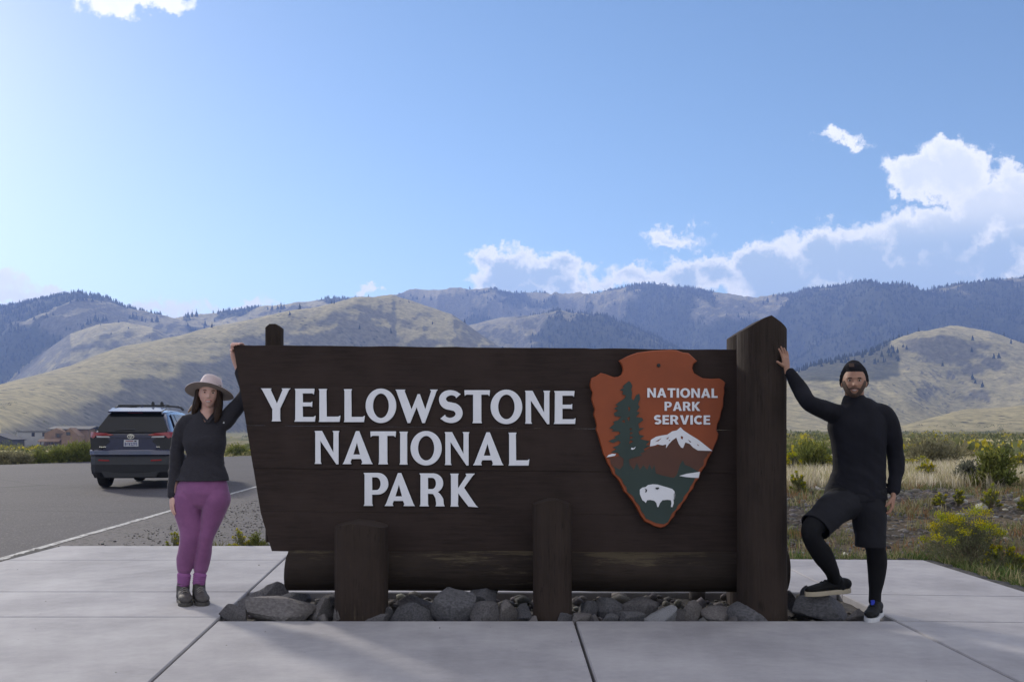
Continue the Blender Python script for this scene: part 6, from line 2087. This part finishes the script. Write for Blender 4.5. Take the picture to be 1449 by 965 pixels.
hA_, tA_ = at(258.5, 838, 7.0), at(263.5, 858.5, 6.735)
shoe(wo, 'boot', (hA_.x, 6.985, 0.0), (at(264, 0, 6.735).x, 6.74, 0.0), at(260, 822, YW + .025), .098, .115, M_boot, M_sole)
shoe(wo, 'boot', (at(279.5, 0, 7.0).x, 7.0, 0.0), (at(288.5, 0, 6.76).x, 6.765, 0.0), at(282, 821, YW + .035), .098, .115, M_boot, M_sole)
# hair
def hair_lock(name, keys, m, root, n=14):
    v, f = tube(keys, n=n, sub=6)
    me = bpy.data.meshes.new(name); me.from_pydata(v.tolist(), [], f)
    return fix(link(name, me, m, smooth=True), root)
locks = [[key(296, 553, YW + .05, 12, .055), key(296, 560, YW + .05, 15, .070), key(296, 574, YW + .06, 14, .055), key(295, 590, YW + .07, 12, .03)],
         [key(283, 546, YW - .02, 3.5, .04), key(280, 560, YW - .01, 4.5, .038), key(277.5, 573, YW, 5.5, .036), key(275.5, 584, YW + .0, 4.5, .03), key(274, 591, YW + .02, 2, .014)],
         [key(309.5, 547, YW - .02, 3.5, .04), key(310.5, 560, YW - .015, 4.5, .038), key(309.5, 574, YW - .04, 5.5, .034), key(307.5, 588, YW - .07, 5.2, .028), key(305, 597, YW - .085, 2.4, .014)]]
rl = np.random.default_rng(77)
for _ in range(26):
    sx = rl.choice([-1, 1]); bx_ = 281 if sx < 0 else 311
    o0 = rl.normal(0, 2.2); ph_ = rl.uniform(0, 6.28); yv = YW + rl.uniform(-.05, .04); end = rl.uniform(582, 593) + (4 if sx > 0 else -4)
    locks.append([key(bx_ + o0 * .5 + (-3.2 * sx if False else 0) + sx * (-1.2 if q == 0 else 0) - (3.2 if sx < 0 else 1.2) * q / 4 + 1.3 * math.sin(ph_ + q * 1.4), 550 + (end - 550) * q / 4, yv - (.03 if sx > 0 else 0) * q / 4, (1.6, 2.0, 2.0, 1.6, .5)[q], (.010, .012, .012, .010, .003)[q]) for q in range(5)])
hm, _ = merge_remesh('hair', [tube(l, n=14, sub=5) for l in locks], 0.0045, 0, lambda co, no: co + no * (0.006 * fbm(co[:, 0] * 70, co[:, 1] * 70, co[:, 2] * 7, oct=2, seed=560))[:, None])
fix(link('hair', hm, M_hairw), wo)
# stand-up collar round the open neck
cl_v, cl_f = tube([key(295.5, 597.5, YW - .095, 1.2, .006), key(303.5, 588, YW - .055, 2.0, .010), key(305.5, 581, YW + .0, 2.2, .012), key(300, 578.5, YW + .065, 2.2, .012), key(289, 578.5, YW + .065, 2.2, .012), key(283.5, 581, YW + .0, 2.2, .012), key(286, 588, YW - .055, 2.0, .010), key(294.5, 597.5, YW - .095, 1.2, .006)], n=10, sub=6, ref=(0, 0, 1))
me = bpy.data.meshes.new('collar'); me.from_pydata(cl_v.tolist(), [], cl_f)
co_ = link('collar', me, M_shirtw, smooth=True); co_.parent = so
hair_lock('hair_tip', [key(276, 572, YW + .04, 2.5, .016), key(271, 578, YW + .05, 2.6, .014), key(266.5, 583, YW + .05, 1.0, .006)], mat('sunlit_hair_tip', (0.38, 0.25, 0.14), 0.6, stretch=(30, 30, 4), col2=(0.2, 0.12, 0.07), vscale=6), wo)


def hat(root):
    c = np.array(at(296.5, 557, YW)); 
    pitch, roll = R(-20), R(3.5)
    Rm = Matrix.Rotation(roll, 3, 'Y') @ Matrix.Rotation(pitch, 3, 'X')
    nb = 64
    a = np.arange(nb) / nb * 2 * math.pi
    base = Vector(c) + Rm @ Vector((0, -0.002, 0.015))
    def loc(x, y, z): return base + Rm @ Vector((x, y, z))
    def brim_z(r, ang): return 0.012 * abs(math.sin(ang)) ** 3 * 0 - 0.010 * math.cos(2 * ang) * (r / .18) ** 2 - 0.006 * (r / .18)
    hr = root
    # brim: upper and lower skins
    def brim_rows(dz, r0=.078):
        rows = []
        for r in (r0, .10, .125, .15, .168, .178):
            kx = r; ky = r * 1.02 + (.012 if r < .12 else 0)
            rows.append([loc(kx * math.cos(q), ky * math.sin(q), brim_z(r, q) + dz) for q in a])
        return rows
    top, bot = brim_rows(.0018), brim_rows(-.0018)
    def sheet_(rows_, nm, m, close_to=None):
        bm = bmesh.new()
        vs = [[bm.verts.new(p) for p in r] for r in rows_]
        for r1, r2 in zip(vs, vs[1:]):
            for i in range(nb): bm.faces.new((r1[i], r1[(i + 1) % nb], r2[(i + 1) % nb], r2[i]))
        return link(nm, bm_mesh(nm, bm), m, smooth=True)
    h_ = empty('hat', wo.location, 0); h_.parent = wo; h_.matrix_parent_inverse = Matrix.Translation(-wo.location)
    # crown: rings rising and pinched at the front, creased along the top
    rows = []
    for hgt, s in ((-.002, 1.0), (.012, .995), (.035, .96), (.06, .92), (.085, .87), (.102, .78), (.110, .62), (.106, .42), (.098, .2), (.095, .05)):
        rr = []
        for q in a:
            x = .089 * s * math.cos(q); y = .112 * s * math.sin(q)
            pin = math.exp(-((math.sin(q) + .75) / .38) ** 2) * max(0, hgt - .03) / .08
            x *= 1 - .24 * pin
            z = hgt + (0.006 * abs(math.cos(q)) if hgt > .09 else 0) - (0.012 if hgt > .1 and s < .6 else 0) + 0.012 * (hgt / .1) * (-math.sin(q)) * .4
            rr.append(loc(x, y, z))
        rows.append(rr)
    for o in (sheet_(top + [bot[-1]], 'brim', M_hat), sheet_(bot, 'brim_underside', M_hatu), sheet_(rows, 'crown', M_hat)):
        o.parent = h_; o.matrix_parent_inverse = Matrix.Translation(-wo.location)
    bandrows = []
    for hgt, ex in ((.000, .003), (.008, .0035), (.014, .003)):
        bandrows.append([loc((.088 + ex) * math.cos(q), (.112 + ex) * math.sin(q), hgt) for q in a])
    bo = sheet_(bandrows, 'band', mat('hat_band', (0.52, 0.42, 0.42), 0.9)); bo.parent = h_; bo.matrix_parent_inverse = Matrix.Translation(-wo.location)


hat(wo)

# ---------------------------------------------------------------- man
YM = 6.38
mn = empty('person', (at(1236, 860, YM).x, YM, 0.0), 0, 'bearded man in black sportswear and beanie with one foot on a boulder', 'person')
hcM = at(1208.5, 540, YM - 0.03)
hwM, hhM, hdM = 0.078, 0.119, 0.098
hm_ = head_part(hcM, hwM, hhM, hdM, yaw=R(-18), roll=R(1), jaw=0.26, nose=0.027, chin=0.012)
hpM = hm_[3]
torsoM = [key(1209, 566, YM, 14, .070), key(1211, 573, YM, 25, .085), key(1213, 584, YM, 34, .100), key(1214, 600, YM, 41, .124), key(1215, 622, YM, 37.5, .122), key(1216, 645, YM, 35.5, .112), key(1216, 668, YM, 36, .115), key(1212, 690, YM, 40, .122), key(1211, 704, YM, 43, .128), key(1211, 712, YM, 43.5, .128), key(1211, 720, YM, 43.5, .128)]
armRM = [key(1200, 586, YM, 12, .070), key(1184, 586, YM, 13.5, .066), key(1168, 580, YM - .08, 12.6, .060), key(1152, 574, YM - .16, 11.2, .054), key(1142, 567, YM - .19, 10.4, .050), key(1131, 549, YM - .12, 9.8, .048), key(1117, 526, YM - .10, 6.2, .031)]
armLM = [key(1230, 581, YM, 11, .07), key(1250, 588, YM, 14, .068), key(1261, 612, YM, 13, .062), key(1266.5, 638, YM + .03, 10.4, .052), key(1268, 660, YM + .02, 9.6, .048), key(1264.5, 695, YM - .04, 7.0, .035)]
legAM = [key(1192, 704, YM - .02, 21, .11), key(1176, 719, YM - .10, 19, .098), key(1160, 735, YM - .18, 16.5, .084), key(1148, 750, YM - .235, 13.5, .068), key(1151, 765, YM - .215, 13, .063), key(1164, 785, YM - .11, 14, .066), key(1176, 806, YM + .02, 10, .050), key(1181, 820, YM + .09, 8.2, .042)]
legBM = [key(1232, 700, YM, 20, .11), key(1233, 725, YM - .02, 18, .098), key(1234, 755, YM - .04, 14.5, .078), key(1239, 776, YM - .04, 13, .066), key(1241, 794, YM - .01, 13, .066), key(1240.5, 815, YM + .0, 11.3, .056), key(1238.5, 836, YM + .01, 8.2, .043), key(1238, 852, YM + .01, 7.8, .040)]
pelvM = [key(1212, 690, YM, 40, .118), key(1211, 704, YM, 42, .122), key(1212, 716, YM, 38, .11)]
neckM = [key(1209, 578, YM + .02, 17, .072), key(1209, 566, YM + .01, 13.2, .064), key(1209, 552, YM, 12.6, .064)]
wR = at(1113.5, 522.5, YM - .095)
fR = np.array(at(1109.5, 495, YM - .085)) - np.array(wR)
hRm = hand_parts(wR, fR, (-0.55, 0.75, 0.0), (-1, -0.55, 0.0), s=0.93, bends=(0.05, 0.10, 0.10), spread=0.16, tdir=(0.95, 0.45, 0.0), tb=(0.0, 0.05, 0.05))
hLm = hand_parts(at(1264, 701, YM - .05), (-0.16, -0.14, -1), (-1, 0.45, 0), (-0.35, -1, -0.1), s=0.98, bends=(0.35, 0.55, 0.5), spread=0.05, tdir=(0.5, 0.85, 0.35), tb=(.1, .3, .3))
parts = [hm_[:2], tube(neckM), tube(torsoM[:-2], n=28, k=.88), tube(armRM, k=.8), tube(armLM, k=.8), tube(legAM, k=.85), tube(legBM, k=.85), tube(pelvM, n=28, k=.85)] + hRm + hLm
for s in (-1, 1):
    e = hm_[2](s * hwM * .98, 0.01, -0.01); parts.append(ball(e, (.012, .019, .032)))
bodyM, _ = merge_remesh('body', parts, 0.0042, 1)
fix(link('body', bodyM, M_skinm), mn)
eyes_and_mouth(hm_[2], hpM, hwM, hhM, hdM, mn, True, M_lipm, M_brow)
def beard_f(x, y, z):
    ax = np.abs(x)
    zb = -0.70 + 0.75 * np.clip(ax / .80, 0, 1) ** 2.2
    jawline = sm(zb + .03, zb - .05, z)
    gote = np.clip(1.4 - ((ax - .43) / .10) ** 2 * 1.4, 0, 1) * sm(-.36, -.44, z)
    stache = np.clip(1.4 - ((z + .40 + .12 * np.abs(x)) / .065) ** 2 * 1.4, 0, 1) * sm(.46, .34, np.abs(x))
    side = sm(.60, .72, np.abs(x)) * sm(0.0, -0.25, z)
    low = sm(-.63, -.72, z)
    b = np.maximum.reduce([jawline, stache, gote])
    b = b * (1 - np.clip(1.5 - (x / .33) ** 2 * 1.5 - ((z + .53) / .085) ** 2 * 1.5, 0, 1))
    return b * sm(-.25, -.05, y)
head_patch(hpM, beard_f, 0.0025, 'beard', M_beard, mn)
head_patch(hpM, lambda x, y, z: (y > 0) * np.clip(1.5 - (x / .38) ** 2 * 1.5 - ((z + .535 - .36 * x * x) / .085) ** 2 * 1.5, 0, 1), 0.0035, 'lips', M_lipm, mn)
head_patch(hpM, lambda x, y, z: (y > 0) * np.clip(1.5 - (x / .33) ** 2 * 1.5 - ((z + .525 - .36 * x * x) / .042) ** 2 * 1.5, 0, 1), 0.0055, 'teeth', M_teeth, mn)
# beanie
def beanie_f(x, y, z):
    edge = 0.60 - 0.90 * sm(0.50, -0.25, y)
    return sm(edge - .04, edge + .04, z)
head_patch(hpM, lambda x, y, z: beanie_f(x, y, z), 0.012, 'beanie_lining', M_beanie, mn)
bparts = []
x_, y_, z_, Vh, nx_, nz_, _R = hpM
cM = np.array(hcM)
bn = Vh - cM
msk = beanie_f(x_.ravel(), y_.ravel(), z_.ravel())
top_l = np.clip(z_.ravel(), 0, 1)
Bv = cM + bn * (1 + 0.155 * msk[:, None]) + np.array([0, 0.012, 0.013]) * top_l[:, None] * msk[:, None]
Bv = Bv * 1.0
roll_ = np.clip(1 - np.abs(z_.ravel() - (0.60 - 0.90 * sm(0.50, -0.25, y_.ravel())) - .13) / .14, 0, 1)
Bv = Bv + bn / np.linalg.norm(bn, axis=1)[:, None] * (0.007 * roll_ * msk)[:, None]
ridg = 0.0013 * np.sin(np.arctan2(bn[:, 0], bn[:, 1]) * 44)
Bv = Bv + bn / np.linalg.norm(bn, axis=1)[:, None] * (ridg * msk)[:, None]
Fb = []
for i in range(nz_ - 1):
    for j in range(nx_):
        q = [i * nx_ + j, (i + 1) * nx_ + j, (i + 1) * nx_ + (j + 1) % nx_, i * nx_ + (j + 1) % nx_]
        if max(msk[k] for k in q) > .02: Fb.append(q)
Fb.append([j for j in range(nx_)])
me = bpy.data.meshes.new('beanie'); me.from_pydata(Bv.tolist(), [], Fb); me.update()
fix(link('beanie', me, M_beanie, smooth=True), mn)
pp = at(1205.5, 516.5, YM - .03 - .118)
fix(link('beanie_patch', npmesh('beanie_patch', [(pp.x - .017, pp.y + .006, pp.z - .012), (pp.x + .017, pp.y + .002, pp.z - .012), (pp.x + .017, pp.y + .010, pp.z + .013), (pp.x - .017, pp.y + .014, pp.z + .013)], [[0, 1, 2, 3]]), M_patch), mn)
# top, shorts, tights, shoes
sm_, _ = merge_remesh('shirt', [tube(torsoM, n=32, grow=.007), tube(armRM, grow=.005), tube(armLM, grow=.006), tube([key(1209, 575, YM + .01, 19, .085), key(1209, 565, YM + .012, 15.5, .076)], grow=.002)], 0.0064, 3,
                      wrinkle(.009, 5, 12, 600, lambda co: 0.4 + 0.9 * sm(1.35, 0.95, co[:, 2])))
def keep_shirt_m(c, n):
    if c.z < at(0, 708.5 - (c.x - at(1211, 0, YM).x) * 10, YM).z and at(1168, 0, YM).x < c.x < at(1256.5, 0, YM).x and c.z > at(0, 740, YM).z and abs(c.y - YM) < .16: return False
    return not (c.z > at(0, 568, YM).z and n.z > .7 and abs(c.x - at(1209, 0, YM).x) < .052)
cut_faces(sm_, keep_shirt_m)
so = fix(link('shirt', sm_, M_shirtm), mn)
so.modifiers.new('thick', 'SOLIDIFY').thickness = 0.004
shA = [key(1200, 710, YM - .02, 24, .120), key(1182, 718, YM - .09, 24, .120), key(1168, 731, YM - .15, 22.5, .110), key(1155, 744, YM - .20, 22, .104), key(1145, 756, YM - .24, 22, .104)]
shB = [key(1228, 708, YM, 23, .125), key(1230, 724, YM - .01, 23.5, .128), key(1231, 748, YM - .03, 21.5, .118), key(1231.5, 770, YM - .035, 20.5, .109), key(1231.5, 784, YM - .035, 20.5, .109)]
smm, _ = merge_remesh('shorts', [tube(pelvM, n=32, grow=.010), tube(shA, n=26, grow=.0), tube(shB, n=26, grow=.0)], 0.0066, 3, wrinkle(.008, 5, 9, 620))
ea, eb = np.array(shA[-2][:3]), np.array(shA[-1][:3]); ed_ = (eb - ea) / np.linalg.norm(eb - ea)
zc_ = at(0, 772, YM).z; xm_ = at(1206, 0, YM).x
cut_faces(smm, lambda c, n: not ((c.x < xm_ and (np.array(c) - ea) @ ed_ > 0.012 and np.linalg.norm(np.array(c) - ea) < .19) or (c.x >= xm_ and c.z < zc_)))
sho = fix(link('shorts', smm, M_shorts), mn)
sho.modifiers.new('thick', 'SOLIDIFY').thickness = 0.005
tm_, _ = merge_remesh('tights', [tube(legAM, n=22, grow=.002), tube(legBM, n=22, grow=.002), tube(pelvM, n=26, k=.93)], 0.006, 2, wrinkle(.0018, 10, 18, 640))
fix(link('tights', tm_, M_tights), mn)
# raised shoe on the boulder, pointing to the left; standing shoe towards the camera
h1, t1 = at(1203.5, 836, 6.50), at(1139.5, 840.5, 6.46)
shoe(mn, 'shoe', (h1.x, 6.52, h1.z - .012), (t1.x, 6.44, t1.z - .010), at(1182, 818, YM + .10), .092, .098, M_shoe, M_shoesole, boot=False, lace=M_shoe, sole_h=.026)
s2 = shoe(mn, 'shoe', (at(1243, 0, 6.46).x, 6.455, 0.0), (at(1229.5, 0, 6.20).x, 6.19, 0.0), at(1238, 851, YM + .01), .092, .105, M_shoe, M_white_sole, boot=False, lace=M_shoe, sole_h=.024)
tb_ = at(1234.5, 852, 6.32)
bm = bmesh.new(); box_bm(bm, tb_.x - .012, tb_.x + .012, tb_.y - .012, tb_.y + .004, tb_.z - .016, tb_.z + .016)
o = link('tongue_tab', bm_mesh('tongue_tab', bm), M_bluetab); o.parent = s2

# ------------------------------------------------------------------ haze
def build_haze():
    bm = bmesh.new()
    bmesh.ops.create_cube(bm, size=1.0)
    x, y0, y1, z0, z1 = 8200.0, -420.0, 5400.0, -40.0, 600.0
    for v in bm.verts:
        v.co = Vector((x * (1 if v.co.x > 0 else -1), y1 if v.co.y > 0 else y0, z1 if v.co.z > 0 else z0))
    m = bpy.data.materials.new('haze_air'); m.use_nodes = True
    t = NT(m.node_tree)
    t.n.clear()
    out = t.node('ShaderNodeOutputMaterial')
    pv = t.node('ShaderNodeVolumePrincipled')
    pv.inputs['Color'].default_value = (0.34, 0.50, 1.0, 1)
    pv.inputs['Density'].default_value = 0.00021
    pv.inputs['Anisotropy'].default_value = 0.2
    t.l.new(pv.outputs[0], out.inputs['Volume'])
    tag(link('haze', bm_mesh('haze', bm), m), kind='stuff')


build_haze()
